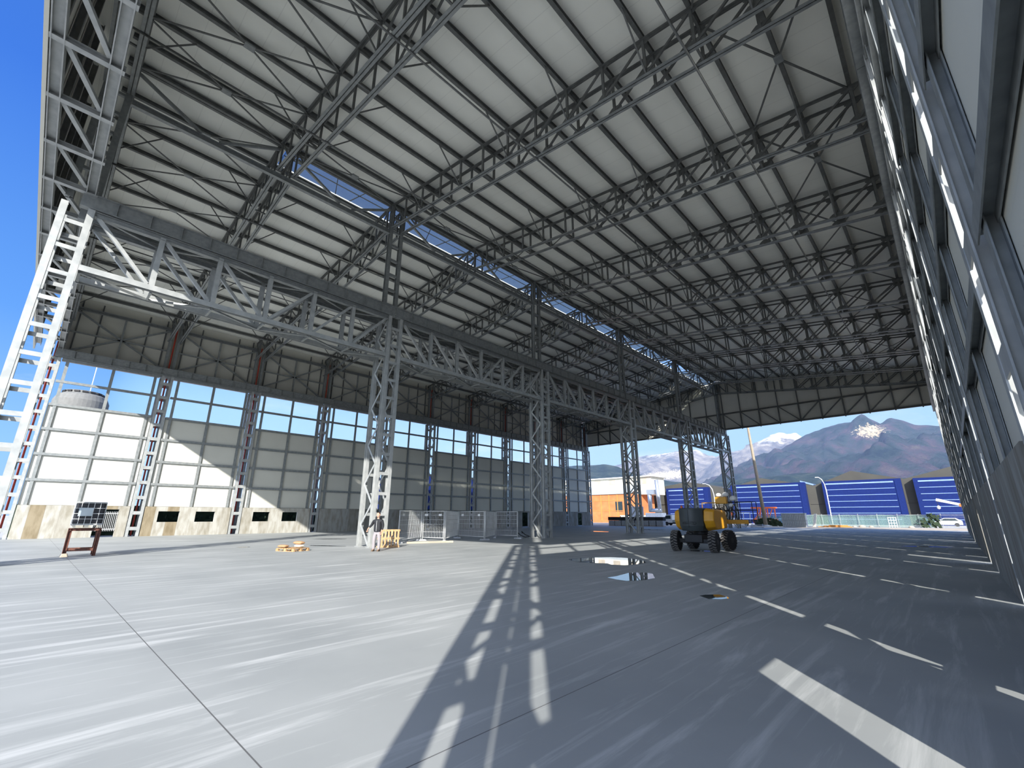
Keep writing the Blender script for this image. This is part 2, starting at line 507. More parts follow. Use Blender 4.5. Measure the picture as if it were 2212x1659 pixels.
# ridge skylight strip, one per bay from the second on
for k in range(1, NB):
    y0 = YK(k) + 0.03
    L = S - 0.06
    t = thing('skylight', 'blue-tinted flat skylight beside the ridge in the %s bay from the near gable' % ORD[k], 'skylight', (RX, y0, 22.86), 0, 'ridge skylights')
    zz = lambda x: -0.1265 * abs(x)
    MB().poly_extrude([(-0.02, 0, zz(0)), (-1.87, 0, zz(1.87)), (-1.87, 0, zz(1.87) + 0.03), (-0.02, 0, zz(0) + 0.03)],
                      [(-0.02, L, zz(0)), (-1.87, L, zz(1.87)), (-1.87, L, zz(1.87) + 0.03), (-0.02, L, zz(0) + 0.03)])
    if k != 8:
        MB().quad((-0.02, 0, zz(0) + .04), (-1.87, 0, zz(1.87) + .04), (-1.87, L, zz(1.87) + .04), (-0.02, L, zz(0) + .04)).build('glazing', M['skylight'], t)
    MB().beam((-0.95, 0, zz(0.95)), (-0.95, L, zz(0.95)), rectp(0.05, 0.05)).build('centre_bar', M['truss'], t)
    for i in range(3):
        a = L * (0.12 + 0.3 * i)
        MB().beam((-0.1, a, zz(0.1) - 0.02), (-1.8, a + 0.6 * (1 if i % 2 else -1), zz(1.8) - 0.02), rectp(0.05, 0.04)).build('cross_bar', M['truss'], t)

# roof trusses ---------------------------------------------------------
NODE = [0.0] + [1.9 * j for j in range(1, 14)] + [25.9]
def truss_half(both):
    t = thing('roof_truss', 'truss', 'roof truss', (RX, YK(0), 0), 0, 'roof trusses')
    U = lambda s: 22.5 - 0.1265 * s
    for yo in (-0.42, 0.42):
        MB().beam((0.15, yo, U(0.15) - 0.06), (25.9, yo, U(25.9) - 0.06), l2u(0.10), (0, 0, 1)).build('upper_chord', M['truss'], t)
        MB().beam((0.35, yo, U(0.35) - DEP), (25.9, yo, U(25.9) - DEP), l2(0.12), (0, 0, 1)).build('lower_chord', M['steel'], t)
        for j, s in enumerate(NODE[:-1]):
            s = max(s, 0.45)
            mb = MB().beam((s, yo, U(s) - DEP), (s, yo, U(s)), rectp(0.11, 0.09), (0, 1, 0))
            mb.build('vertical', M['truss'], t)
        for j in range(0, 14):
            a, b = max(NODE[j], 0.45), NODE[j + 1]
            if 3 <= j <= 5:
                continue
            if j >= 6:
                p, q = Vector((a, yo, U(a) - DEP + 0.05)), Vector((b, yo, U(b) - 0.1))
            else:
                p, q = Vector((a, yo, U(a) - 0.1)), Vector((b, yo, U(b) - DEP + 0.05))
            w = 0.085 if j < 6 else 0.105
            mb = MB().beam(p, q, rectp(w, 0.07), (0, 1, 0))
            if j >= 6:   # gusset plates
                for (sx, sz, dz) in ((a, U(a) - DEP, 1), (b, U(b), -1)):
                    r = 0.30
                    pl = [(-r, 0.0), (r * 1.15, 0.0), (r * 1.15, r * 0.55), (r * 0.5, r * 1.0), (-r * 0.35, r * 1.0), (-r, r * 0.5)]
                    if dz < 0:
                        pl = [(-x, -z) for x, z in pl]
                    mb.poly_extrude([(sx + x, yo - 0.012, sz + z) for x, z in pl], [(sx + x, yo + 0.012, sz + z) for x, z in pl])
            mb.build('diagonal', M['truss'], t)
    # cross frames joining the two planes at some nodes
    for j in (2, 5, 8, 11):
        s = NODE[j]
        MB().beam((s, -0.42, U(s) - DEP), (s, 0.42, U(s) - DEP), rectp(0.08, 0.08)).beam((s, -0.42, U(s) - 0.1), (s, 0.42, U(s) - 0.1), rectp(0.08, 0.08)).build('cross_tie', M['truss'], t)
    # knee braces to the purlins
    for j in (2, 4, 6, 8, 10, 12):
        s = NODE[j]
        for sg in ((1, -1) if both else (1,)):
            MB().beam((s, 0.42 * sg, U(s) - DEP + 0.03), (s, 2.05 * sg, U(s) + 0.02), rectp(0.055, 0.055)).build('knee_brace', M['truss'], t)
    return t
proto0, proto = truss_half(False), truss_half(True)
proto.location.y = YK(1)
for k in range(NB + 1):
    for side, rz in (('shaded', 0), ('sunlit', pi)):
        lab = 'twin-plane lattice roof truss, %s from the near gable, on the %s-wall slope' % (ORD[k], side)
        if k == 0:
            if side == 'shaded': proto0['label'] = lab
            else: dup(proto0, (RX, YK(k), 0), 0, lab).scale.x = -1
        elif k == 1 and side == 'shaded':
            proto['label'] = lab
        else:
            dup(proto, (RX, YK(k), 0), rz, lab)

# purlins --------------------------------------------------------------
PS = [0.10] + [1.9 * j for j in range(1, 14)]
pur = None
for k in range(NB):
    for sgn, side in ((1, 'shaded'), (-1, 'sunlit')):
        for i, s in enumerate(PS):
            x = RX + sgn * s
            lab = 'steel roof purlin in bay %d, %s down from the ridge on the %s-wall slope' % (k + 1, ORD[i], side)
            y0 = YK(k)
            if pur is None:
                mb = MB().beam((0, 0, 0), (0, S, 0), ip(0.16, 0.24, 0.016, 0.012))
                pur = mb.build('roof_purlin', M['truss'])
                pur.location = (x, y0, zu(x) + 0.13)
                tag(pur, lab, 'purlin', 'roof purlins')
            else:
                o = pur.copy(); COL.objects.link(o); o.location = (x, y0, zu(x) + 0.13); o['label'] = lab
# purlin stubs over the gable overhang
# roof cross bracing ------------------------------------------------------
def roof_brace(k, j0, j1, sgn):
    x0, x1 = RX + sgn * PS[j0], RX + sgn * PS[j1]
    side = 'shaded' if sgn > 0 else 'sunlit'
    t = thing('roof_cross_brace', 'thin crossed roof bracing in bay %d, purlins %d to %d on %s-wall slope' % (k + 1, j0 + 1, j1 + 1, side), 'bracing', (0, 0, 0), 0, 'roof cross braces')
    a, b = YK(k) + 0.3, YK(k + 1) - 0.3
    xm, ym = (x0 + x1) / 2, (a + b) / 2
    z = lambda x: zu(x) - 0.06
    for (p, q) in (((x0, a), (x1, b)), ((x0, b), (x1, a))):
        MB().beam((p[0], p[1], z(p[0])), (q[0], q[1], z(q[0])), rectp(0.07, 0.05)).build('diagonal', M['truss'], t)
    MB().cbox((xm, ym, z(xm)), (0.30, 0.42, 0.09)).build('centre_plate', M['steel'], t)
for k in (0, 9):
    for sgn in (1, -1):
        for j0, j1 in ((0, 2), (2, 4), (4, 6), (6, 8), (8, 10), (10, 12)):
            roof_brace(k, j0, j1, sgn)
for k in range(NB):
    if k not in (0, 9):
        roof_brace(k, 11, 13, 1)
for k in range(1, 9):
    roof_brace(k, 0, 1, 1)

# long tie rods along the hall at the lower chord
for sgn, side in ((1, 'shaded'), (-1, 'sunlit')):
    for i, s in enumerate((4.9, 12.6, 20.6)):
        x = RX + sgn * s
        z = zu(x) - DEP - 0.10
        o = MB().tube([(x, YK(0), z), (x, YK(10), z)], 0.045, 8).build('tie_rod', M['truss'], smooth=True)
        tag(o, 'long round tie rod under the trusses, %s from the ridge on the %s-wall slope' % (ORD[i], side), 'tie rod', 'long tie rods')

# ------------------------------------------------------------------ middle row of columns
def mid_column():
    t = thing('lattice_column', 'c', 'column', (XM, YK(0), 0), 0, 'middle lattice columns')
    H = 13.75
    for sx in (-1, 1):
        for sy in (-1, 1):
            MB().beam((sx * 0.62, sy * 0.40, 0.02), (sx * 0.62, sy * 0.40, H), hp(0.22, 0.24, 0.02, 0.02), (0, 1, 0)).build('leg', M['steel2'], t)
            MB().cbox((sx * 0.62, sy * 0.40, 0.015), (0.36, 0.34, 0.03)).build('base_plate', M['steel2'], t)
    n = 12
    for sx in (-1, 1):
        for i in range(n):
            z = 0.62 + i * 1.12
            MB().cbox((sx * 0.71, 0, z), (0.03, 0.62, 0.17)).build('batten', M['steel2'], t)
    for sy in (-1, 1):
        for i in range(n):
            z0, z1 = 0.06 + i * 1.12, 0.06 + (i + 1) * 1.12
            a, b = (-0.5, 0.5) if i % 2 else (0.5, -0.5)
            MB().beam((a, sy * 0.46, z0), (b, sy * 0.46, z1), rectp(0.12, 0.03), (0, 1, 0)).build('lacing_bar', M['steel2'], t)
    return t
MIDK = (0, 2, 4, 6, 8, 10)
MIDN = ['at the near gable, sunlit from top to foot', 'with a standing man and a pallet at its foot', 'behind the mesh fence panels, in shade',
        'between the fence and the boom lift', 'just behind the boom lift', 'at the far end near the parked machines']
proto = mid_column()
for i, k in enumerate(MIDK):
    lab = 'tall galvanised four-legged lattice column ' + MIDN[i]
    if i == 0: proto['label'] = lab
    else: dup(proto, (XM, YK(k), 0), 0, lab)
# upper posts to the ridge
def ridge_post():
    t = thing('ridge_post', 'c', 'post', (RX + 0.15, YK(0), ZBT), 0, 'ridge posts')
    H = 22.45 - ZBT
    for sy in (-1, 1):
        MB().beam((0, sy * 0.40, 0), (0, sy * 0.40, H), hp(0.24, 0.24, 0.02, 0.02), (0, 1, 0)).build('leg', M['steel'], t)
    for i in range(7):
        MB().cbox((0, 0, 0.5 + i * 1.1), (0.16, 0.58, 0.14)).build('batten', M['steel'], t)
    return t
proto = ridge_post()
for i, k in enumerate(MIDK):
    lab = 'two-legged steel post from crane beam to ridge above the %s middle column' % ORD[i]
    if i == 0: proto['label'] = lab
    else: dup(proto, (RX + 0.15, YK(k), ZBT), 0, lab)
# ridge beams between posts
for i in range(5):
    o = MB().beam((RX + 0.2, YK(MIDK[i]) + 0.55, 20.25), (RX + 0.2, YK(MIDK[i + 1]) - 0.55, 20.25), ip(0.22, 0.30)).build('ridge_tie_beam', M['steel'])
    tag(o, 'long steel beam under the ridge in the %s double bay from the near gable' % ORD[i], 'beam', 'beams under the ridge')

for k in range(NB + 1):
    for dy in (-1, 1):
        if (k == 0 and dy < 0) or (k == NB and dy > 0):
            continue
        o = MB().beam((RX + 0.2, YK(k) + dy * 0.56, 22.0), (RX + 0.2, YK(k) + dy * 3.3, 20.50), rectp(0.13, 0.13)).build('ridge_strut', M['steel'])
        tag(o, 'sloping strut from beam to ridge at truss %d, side %s the near gable' % (k + 1, 'towards' if dy < 0 else 'away from'), 'strut', 'ridge struts')

# crane girders: two trussed planes and flat bracing under the runway beams, one box girder per span
def crane_girder():
    t = thing('crane_girder', 'g', 'girder', (XM, YK(0), 0), 0, 'trussed crane girders')
    ya, yb = 0.53, 2 * S - 0.53
    zt, zb = 13.60, 11.12
    n = 6
    ys = [ya + (yb - ya) * i / n for i in range(n + 1)]
    for xo in (0.62, -0.62):
        MB().beam((xo, ya, zt), (xo, yb, zt), ip(0.24, 0.24, 0.02, 0.02)).build('upper_chord', M['steel'], t)
        MB().beam((xo, ya, zb), (xo, yb, zb), hp(0.24, 0.26, 0.02, 0.02)).build('lower_chord', M['steel2'], t)
        for i in range(1, n):
            MB().beam((xo, ys[i], zb), (xo, ys[i], zt), ip(0.20, 0.20), (1, 0, 0)).build('vertical', M['steel2'], t)
        for i in range(n):
            if i < 3: p, q = (xo, ys[i] + 0.12, zt - 0.1), (xo, ys[i + 1] - 0.16, zb + 0.14)
            else: p, q = (xo, ys[i] + 0.16, zb + 0.14), (xo, ys[i + 1] - 0.12, zt - 0.1)
            MB().beam(p, q, rectp(0.14, 0.14)).build('diagonal', M['steel2'], t)
    for i in range(n):
        a, b = (-0.5, 0.5) if i % 2 else (0.5, -0.5)
        MB().beam((a, ys[i] + .05, 11.0), (b, ys[i + 1], 11.0), rectp(0.10, 0.08)).build('bracing_diagonal', M['steel'], t)
        MB().beam((-0.5, ys[i] + .05, 11.0), (0.5, ys[i] + .05, 11.0), rectp(0.09, 0.09)).build('cross_member', M['steel'], t)
        MB().beam((a, ys[i] + .05, 13.62), (b, ys[i + 1], 13.62), rectp(0.12, 0.06)).build('bracing_diagonal', M['steel'], t)
    return t
def runway(x, label, group, length=2 * S, y=YK(0)):
    t = thing('crane_runway_beam', label, 'crane beam', (x, y, 13.78), 0, group)
    H = ZBT - 13.78
    MB().beam((0, 0.02, H / 2), (0, length - 0.02, H / 2), ip(0.30, H, 0.03, 0.02)).build('beam', M['steel'], t)
    n = int(length / 1.06)
    for i in range(1, n):
        yy = length * i / n
        MB().cbox((0, yy, H / 2), (0.27, 0.014, H - 0.06)).build('stiffener', M['steel'], t)
    return t
pA = crane_girder()
first_run = None
for i in range(5):
    lab = 'trussed twin-plane crane girder on the middle columns, %s span from the near gable' % ORD[i]
    if i == 0: pA['label'] = lab
    else: dup(pA, (XM, YK(2 * i), 0), 0, lab)
    for xo, nm in ((0.62, 'shaded-wall'), (-0.62, 'sunlit-wall')):
        lab = 'plate crane runway beam, %s side of the middle row, %s span' % (nm, ORD[i])
        if first_run is None:
            first_run = runway(XM + xo, lab, 'middle crane runway beams')
        else:
            dup(first_run, (XM + xo, YK(2 * i), 13.78), 0, lab)

# ------------------------------------------------------------------ side walls
DOOR = (2.84, 3.80, 1.92)        # opening in the shaded wall near the camera
def wall(side):
    R = side == 'shaded'
    X = (lambda u: XR + u) if R else (lambda u: XL - u)
    def bx(mb, u0, u1, y0, y1, z0, z1):
        a, b = sorted((X(u0), X(u1)))
        return mb.box(a, b, y0, y1, z0, z1)
    wname = 'wall_right' if R else 'wall_left'
    for k in range(NB):
        y0, y1 = YK(k) + 0.50, YK(k + 1) - 0.50
        # plinth with openings
        ops = []
        if R and k == 0: ops = [(DOOR[0], DOOR[1], 0.0, DOOR[2])]
        if R and k in (3, 6, 9):
            dy = {3: 24.6, 6: 44.9, 9: 66.1}[k]; ops = [(dy, dy + 0.95, 0.0, 1.93)]
        if not R:
            if k == 0: ops = [(YK(0) + 4.9, YK(0) + 6.25, 0.0, 2.12)]
            if k in (1, 2): ops = [(y0 + 0.95, y0 + 2.45, 1.12, 2.0), (y0 + 3.65, y0 + 5.15, 1.12, 2.0)]
            if k in (7, 9): ops = [(y0 + 2.6, y0 + 4.1, 0.0, 2.2)]
        mb = MB(); yy = y0
        for (a, b, c, d) in ops:
            bx(mb, 0, 0.25, yy, a, 0, ZP)
            if c > 0: bx(mb, 0, 0.25, a, b, 0, c)
            bx(mb, 0, 0.25, a, b, d, ZP)
            yy = b
        bx(mb, 0, 0.25, yy, y1, 0, ZP)
        struct(wname, mb, M['plinth_grey' if R or k > 2 else 'plinth'], 'board-cast concrete plinth in the %s bay of the %s side wall' % (ORD[k], side))
        mb = MB(); bx(mb, 0.20, 0.30, y0 - 0.02, y1 + 0.02, ZP + 0.02, ZW)
        struct(wname, mb, M['panel'], 'cream wall panels in the %s bay of the %s side wall' % (ORD[k], side))
        mb = MB(); bx(mb, 1.28, 1.38, YK(k), YK(k + 1), ZBT - 0.3, zu(X(1.3)) + 0.33)
        struct(wname, mb, M['panel'], 'upper cream panels in the %s bay of the %s side wall' % (ORD[k], side))
        # soffit closing the step under the upper wall
        mb = MB(); bx(mb, 0.10, 1.30, YK(k) + 0.5, YK(k + 1) - 0.5, ZR + 0.0, ZR + 0.08)
        struct('trim_%d' % (k + 1 + (10 if R else 0)), mb, M['fascia'], 'brown-grey soffit over the window strip, %s bay, %s side wall' % (ORD[k], side))
        # girts and posts
        for i, z in enumerate(GZ + [ZR]):
            mb = MB()
            xa = X(0.115)
            mb.beam((xa, y0, z - 0.10), (xa, y1, z - 0.10), hp(0.20, 0.13, 0.014, 0.01), (0, 0, 1))
            o = mb.build('wall_girt', M['steel'])
            tag(o, 'horizontal steel girt, bay %d of the %s side wall, %s rail up from the plinth' % (k + 1, side, ORD[i]), 'girt', 'wall girts')
        for i, yy in enumerate((YK(k) + 0.86, YK(k) + S / 2, YK(k + 1) - 0.86)):
            mb = MB().beam((X(0.135), yy, ZP), (X(0.135), yy, ZR - 0.2), ip(0.20, 0.11, 0.014, 0.01), (1, 0, 0))
            o = mb.build('wall_post', M['steel'])
            tag(o, 'upright steel wall post, %s in bay %d of the %s side wall' % (['nearest to camera', 'central', 'farthest from camera'][i], k + 1, side), 'post', 'wall posts')
        # eave beam + cross bracing in the upper wall
        o = MB().beam((X(0.85), YK(k) + 0.45, 18.45), (X(0.85), YK(k + 1) - 0.45, 18.45), ip(0.24, 0.26)).build('eave_beam', M['steel'])
        tag(o, 'steel beam near the eaves in bay %d of the %s side wall' % (k + 1, side), 'beam', 'eave beams')
        t = thing('wall_cross_brace', 'crossed bracing of the upper wall in bay %d of the %s side wall' % (k + 1, side), 'bracing', (X(0.9), YK(k), 0), 0, 'upper wall bracing')
        za, zb = ZBT + 0.1, 18.3
        for (p, q) in (((0.45, za), (S - 0.45, zb)), ((0.45, zb), (S - 0.45, za))):
            MB().beam((0, p[0], p[1]), (0, q[0], q[1]), rectp(0.12, 0.15)).build('diagonal', M['steel'], t)
        MB().beam((0, S / 2, za), (0, S / 2, zb), rectp(0.14, 0.14), (1, 0, 0)).build('centre_post', M['steel'], t)
        MB().beam((0, 0.4, 16.35), (0, S - 0.4, 16.35), rectp(0.12, 0.12)).build('centre_rail', M['steel'], t)
        for i, yy in enumerate((0.75, 0.28 * S, 0.72 * S, S - 0.75)):
            MB().beam(((0.3 if R else -0.3), yy, ZBT - 0.2), ((0.3 if R else -0.3), yy, 19.3), rectp(0.10, 0.06), (1, 0, 0)).build('panel_rail', M['plate'], t)
    # columns
    sg = 1 if R else -1
    t = thing('wall_column', 'c', 'column', (X(0), YK(0), 0), 0, 'side wall columns %s' % side)
    for u in (0.13, 1.15):
        for sy in (-1, 1):
            MB().beam((sg * u, sy * 0.34, 0.0), (sg * u, sy * 0.34, 13.76), hp(0.20, 0.22, 0.018, 0.018), (0, 1, 0)).build('leg', M['steel2'], t)
    for u in (0.04, 1.24):
        for i in range(11):
            MB().cbox((sg * u, 0, 0.62 + i * 1.24), (0.02, 0.54, 0.27)).build('batten', M['steel2'], t)
    for sy in (-1, 1):
        for i in range(11):
            z0, z1 = 0.06 + i * 1.24, 0.06 + (i + 1) * 1.24
            a, b = (0.24, 1.04) if i % 2 else (1.04, 0.24)
            MB().beam((sg * a, sy * 0.34, z0), (sg * b, sy * 0.34, z1), rectp(0.10, 0.03), (0, 1, 0)).build('lacing_bar', M['steel2'], t)
    for sy in (-1, 1):
        MB().beam((sg * 0.85, sy * 0.32, 13.76), (sg * 0.85, sy * 0.32, 19.3), hp(0.22, 0.22, 0.018, 0.018), (0, 1, 0)).build('upper_leg', M['steel'], t)
    MB().cbox((sg * 0.65, 0, 13.70), (1.25, 0.85, 0.12)).build('bracket', M['steel'], t)
    if not R:
        dp = MB().tube([(sg * 0.62, 0, 0.03), (sg * 0.62, 0, 13.6), (sg * .85, 0, 13.9), (sg * 0.85, 0, 18.2), (sg * .7, 0, 18.7)], 0.065, 8).build('drain_pipe', M['red'], t, smooth=True)
        dp['label'] = 'red rainwater pipe'
    for k in range(NB + 1):
        lab = 'laced steel wall column, %s from the near gable in the %s side wall' % (ORD[k], side)
        if k == 0: t['label'] = lab
        else: dup(t, (X(0), YK(k), 0), 0, lab)
    if R: t.location.y -= 0.72
    for i in range(5):
        dup(first_run, (X(-0.02), YK(2 * i), 13.78), 0, 'plate crane runway beam along the %s side wall, %s span from the near gable' % (side, ORD[i]), 'side wall crane runway beams')
wall('shaded')
wall('sunlit')
# gate bars in the opening of the first bay, sunlit wall
t = thing('bar_gate', 'galvanised vertical-bar gate in the plinth opening behind the black tank', 'gate', (XL - 0.12, YK(0) + 4.9, 0))
mb = MB()
for i in range(12):
    mb.beam((0, 0.08 + i * 0.11, 0.45), (0, 0.08 + i * 0.11, 1.95), rectp(0.03, 0.03), (1, 0, 0))
mb.build('bars', M['mesh'], t)
for z in (0.6, 1.8):
    MB().beam((0, 0.0, z), (0, 1.35, z), rectp(0.045, 0.045)).build('rail', M['mesh'], t)
# hedge outside the sunlit wall, seen dark through the openings
mb = MB()
random.seed(3)
for i in range(1500):
    x, y, z = -53.2 + random.uniform(-0.5, 0.5), random.uniform(0, 78), random.uniform(0, 2.3)
    a = random.uniform(0, pi); s = random.uniform(0.18, 0.4)
    dx, dy = cos(a) * s, sin(a) * s
    mb.quad((x - dx, y - dy, z), (x + dx, y + dy, z + s * .3), (x + dx * .6, y + dy * .6, z + s), (x - dx * .7, y - dy * .7, z + s * .8))
mb.box(-54.3, -53.5, -1, 79, -0.05, 2.5)
tag(mb.build('hedge_leaves', M['green']), 'dark hedge seen through the plinth openings of the sunlit wall', 'hedge', kind='stuff')

# ------------------------------------------------------------------ gables
def gable(y, name, near):
    mb = MB()
    zb = 14.45 if near else 14.70
    x0, x1 = XL - 1.5, XR + 1.5
    a = [(x0, y, zb), (x1, y, zb), (x1, y, zu(x1) + 0.36), (RX + 1.45, y, zu(RX + 1.45) + 0.36), (RX - 1.45, y, zu(RX - 1.45) + 0.36), (x0, y, zu(x0) + 0.36)]
    b = [(x, y + (0.10 if not near else -0.10), z) for x, _, z in a]
    mb.poly_extrude(a, b)
    struct(name, mb, M['panel'], 'cream gable panels above the %s opening' % ('near' if near else 'far'))
gable(YN + 0.0, 'wall_front', True)
gable(YF + 0.0, 'wall_back', False)
# far gable: vertical lattice girder along the bottom + posts
t = thing('gable_girder', 'dark lattice girder along the foot of the far gable', 'girder', (0, YF - 0.18, 0))
zb, zt = 14.78, 17.25
MB().beam((XL - 0.4, 0, zb), (XR + 0.4, 0, zb), ip(0.24, 0.24)).build('lower_chord', M['truss'], t)
MB().beam((XL - 0.4, 0, zt), (XR + 0.4, 0, zt), ip(0.22, 0.2)).build('upper_chord', M['truss'], t)
xs = [XR - 0.9 - 2.6 * i for i in range(19)]
for i, x in enumerate(xs):
    MB().beam((x, 0, zb), (x, 0, zt), ip(0.16, 0.16), (0, 1, 0)).build('vertical', M['truss'], t)
    MB().tube([(x, 0.0, zb - 0.22), (x, 0.0, zb - 0.08)], 0.07, 6).build('fixing', M['truss'], t)
    if i + 1 < len(xs):
        if x > XM: p, q = (x, zt), (xs[i + 1], zb)
        else: p, q = (x, zb), (xs[i + 1], zt)
        if -24.4 < x < -11: p, q = (x, zb), (xs[i + 1], zt)
        MB().beam((p[0], 0, p[1]), (q[0], 0, q[1]), rectp(0.13, 0.13), (0, 1, 0)).build('diagonal', M['truss'], t)
for i, x in enumerate(xs):
    o = MB().beam((x, YF - 0.12, 17.4), (x, YF - 0.12, zu(x) + 0.3), ip(0.12, 0.14), (0, 1, 0)).build('gable_post', M['truss'])
    tag(o, 'dark upright on the far gable panels, %s from the shaded side wall' % (ORD[i] if i < 14 else 'number %d' % (i + 1)), 'post', 'far gable posts')
# near gable: horizontal wind girder seen from below
t = thing('wind_girder', 'deep horizontal steel wind girder along the near gable above the opening', 'girder', (0, 0, 14.55))
for yy in (-2.17, -0.93):
    MB().beam((XL + .1, yy, 0), (XR - 0.1, yy, 0), hp(0.34, 0.30, 0.03, 0.02), (0, 0, 1)).build('chord', M['steel2'], t)
xs = [XR - 0.5 - 2.6 * i for i in range(19)]
for i, x in enumerate(xs):
    MB().beam((x, -2.34, -0.06), (x, -0.72, -0.06), ip(0.2, 0.2), (0, 0, 1)).build('cross_member', M['steel2'], t)
    if i + 1 < len(xs):
        MB().beam((x - 0.15, -2.0, 0), (xs[i + 1] + 0.2, -1.1, 0), rectp(0.14, 0.12)).build('diagonal', M['steel2'], t)
for i, x in enumerate(xs):
    o = MB().beam((x, YN + 0.14, 14.8), (x, YN + 0.14, zu(x) + 0.3), ip(0.2, 0.2), (0, 1, 0)).build('gable_post', M['truss'])
    tag(o, 'upright steel post on the near gable panels, %s from the shaded side wall' % (ORD[i] if i < 14 else 'number %d' % (i + 1)), 'post', 'near gable posts')
# ------------------------------------------------------------------ puddles and small marks on the floor
PUD = [
 ([(-11.49, 15.25), (-11.54, 15.82), (-11.33, 16.59), (-10.8, 17.29), (-10.2, 17.47), (-9.1, 16.89), (-8.67, 16.28), (-8.58, 15.55), (-8.74, 14.86), (-9.2, 14.7), (-9.53, 14.98), (-10.13, 14.65), (-10.68, 14.63)], 'long shallow rain puddle, the largest on the shaded floor'),
 ([(-7.41, 11.6), (-7.38, 12.02), (-7.54, 13.09), (-7.22, 13.42), (-6.9, 13.29), (-6.53, 12.66), (-6.39, 12.42), (-6.43, 11.85), (-6.68, 11.37), (-6.98, 11.42)], 'ragged middle-sized puddle reflecting pale roof and dark steel'),
 ([(-4.36, 10.43), (-4.32, 10.65), (-4.11, 10.89), (-3.86, 10.7), (-3.78, 10.53), (-3.86, 10.32), (-4.06, 10.17)], 'small oval dark puddle nearest to the dashes of sunlight'),
]
def ell(cx, cy, a, b, rot, seed):
    random.seed(seed)
    return [(cx + (a * cos(t) * cos(rot) - b * sin(t) * sin(rot)) * random.uniform(.85, 1.1), cy + (a * cos(t) * sin(rot) + b * sin(t) * cos(rot)) * random.uniform(.97, 1.03)) for t in [2 * pi * i / 14 for i in range(14)]]
def ell2(cx, cy, a, b, rot, seed):
    random.seed(seed); out = []
    for i in range(14):
        t = 2 * pi * i / 14; r = random.uniform(0.8, 1.1)
        x, y = a * cos(t) * r, b * sin(t) * r
        out.append((cx + x * cos(rot) - y * sin(rot), cy + x * sin(rot) + y * cos(rot)))
    return out
PUD += [
 (ell2(-28.45, 8.5, 0.36, 0.22, 0.8, 1), 'small dark puddle on the sunlit floor between the black tank and the floor pallet'),
 (ell2(-26.4, 12.2, 1.25, 0.28, 0.45, 2), 'long thin puddle beside the foot of the sunlit lattice column'),
 (ell2(-34.0, 16.0, 1.3, 0.5, 0.8, 3), 'thin puddle in front of the sunlit wall plinth'),
 (ell2(-29.7, 45.0, 2.2, 1.0, -0.4, 4), 'far puddle between two middle columns mirroring orange brick'),
 (ell2(-1.6, 36.1, 1.2, 0.35, 0.3, 5), 'puddle close to the shaded side wall beyond the boom lift'),
 (ell2(-29.5, 56.0, 2.4, 1.6, 0.3, 6), 'thin dark puddle close to the far end of the floor'),
 (ell2(-9.55, 23.5, 0.5, 0.35, 0.3, 8), 'puddle under the boom lift between its wheels'),
]
for pts, lab in PUD:
    mb = MB()
    mb.poly_extrude([(x, y, 0.0005) for x, y in pts], [(x, y, 0.004) for x, y in pts])
    tag(mb.build('puddle', M['water']), lab, 'puddle', 'rain puddles')

# ------------------------------------------------------------------ person
def skin_body(name, chains, m, parent=None, sub=2):
    """chains: list of lists of (x,y,z,r); first point of later chains may equal an existing point"""
    verts, edges, rad = [], [], []
    idx = {}
    def vid(p):
        key = tuple(round(c, 4) for c in p[:3])
        if key not in idx:
            idx[key] = len(verts); verts.append(p[:3]); rad.append(p[3])
        return idx[key]
    for ch in chains:
        ids = [vid(p) for p in ch]
        edges += list(zip(ids[:-1], ids[1:]))
    me = bpy.data.meshes.new(name)
    me.from_pydata(verts, edges, [])
    me.materials.append(m)
    o = bpy.data.objects.new(name, me); COL.objects.link(o)
    sk = o.modifiers.new('skin', 'SKIN'); sk.use_smooth_shade = True; sk.branch_smoothing = 0.6
    for i, r in enumerate(rad):
        rr = r if isinstance(r, tuple) else (r, r)
        me.skin_vertices[0].data[i].radius = rr
    me.skin_vertices[0].data[0].use_root = True
    ss = o.modifiers.new('sub', 'SUBSURF'); ss.levels = sub; ss.render_levels = sub
    if parent: o.parent = parent
    return o
# local frame: faces -Y, x to his left; feet on z=0
pr = thing('person', 'standing man in a black zip jacket and light grey trousers by the column', 'person', (-20.75, 12.08, 0), radians(38))
body = [
 [(0, 0, 0.96, (.115, .085)), (0, 0, 1.12, (.12, .09)), (0, 0.01, 1.30, (.15, .10)), (0, 0.015, 1.44, (.11, .085)), (0, 0.0, 1.53, .055), (0, -0.01, 1.60, .06)],
 [(0, 0, 0.96, (.115, .085)), (0.10, 0, 0.86, .075), (0.12, 0.0, 0.50, .055), (0.13, 0.02, 0.10, .045), (0.135, -0.10, 0.05, .035)],
 [(0, 0, 0.96, (.115, .085)), (-0.10, 0, 0.86, .075), (-0.12, -0.02, 0.50, .055), (-0.13, 0.0, 0.10, .045), (-0.14, -0.12, 0.05, .035)],
 [(0, 0.015, 1.44, (.11, .085)), (0.17, 0.01, 1.40, .048), (0.25, 0.03, 1.17, .046), (0.24, -0.05, 0.95, .032), (0.235, -0.08, 0.90, (.036, .022)), (0.23, -0.10, 0.84, (.036, .018))],
 [(0, 0.015, 1.44, (.11, .085)), (-0.17, 0.01, 1.40, .048), (-0.33, 0.06, 1.22, .046), (-0.46, -0.02, 1.06, .032), (-0.48, -0.06, 1.02, (.036, .022)), (-0.485, -0.09, 0.96, (.036, .018))],
]
skin_body('body', body, M['skin'], pr)
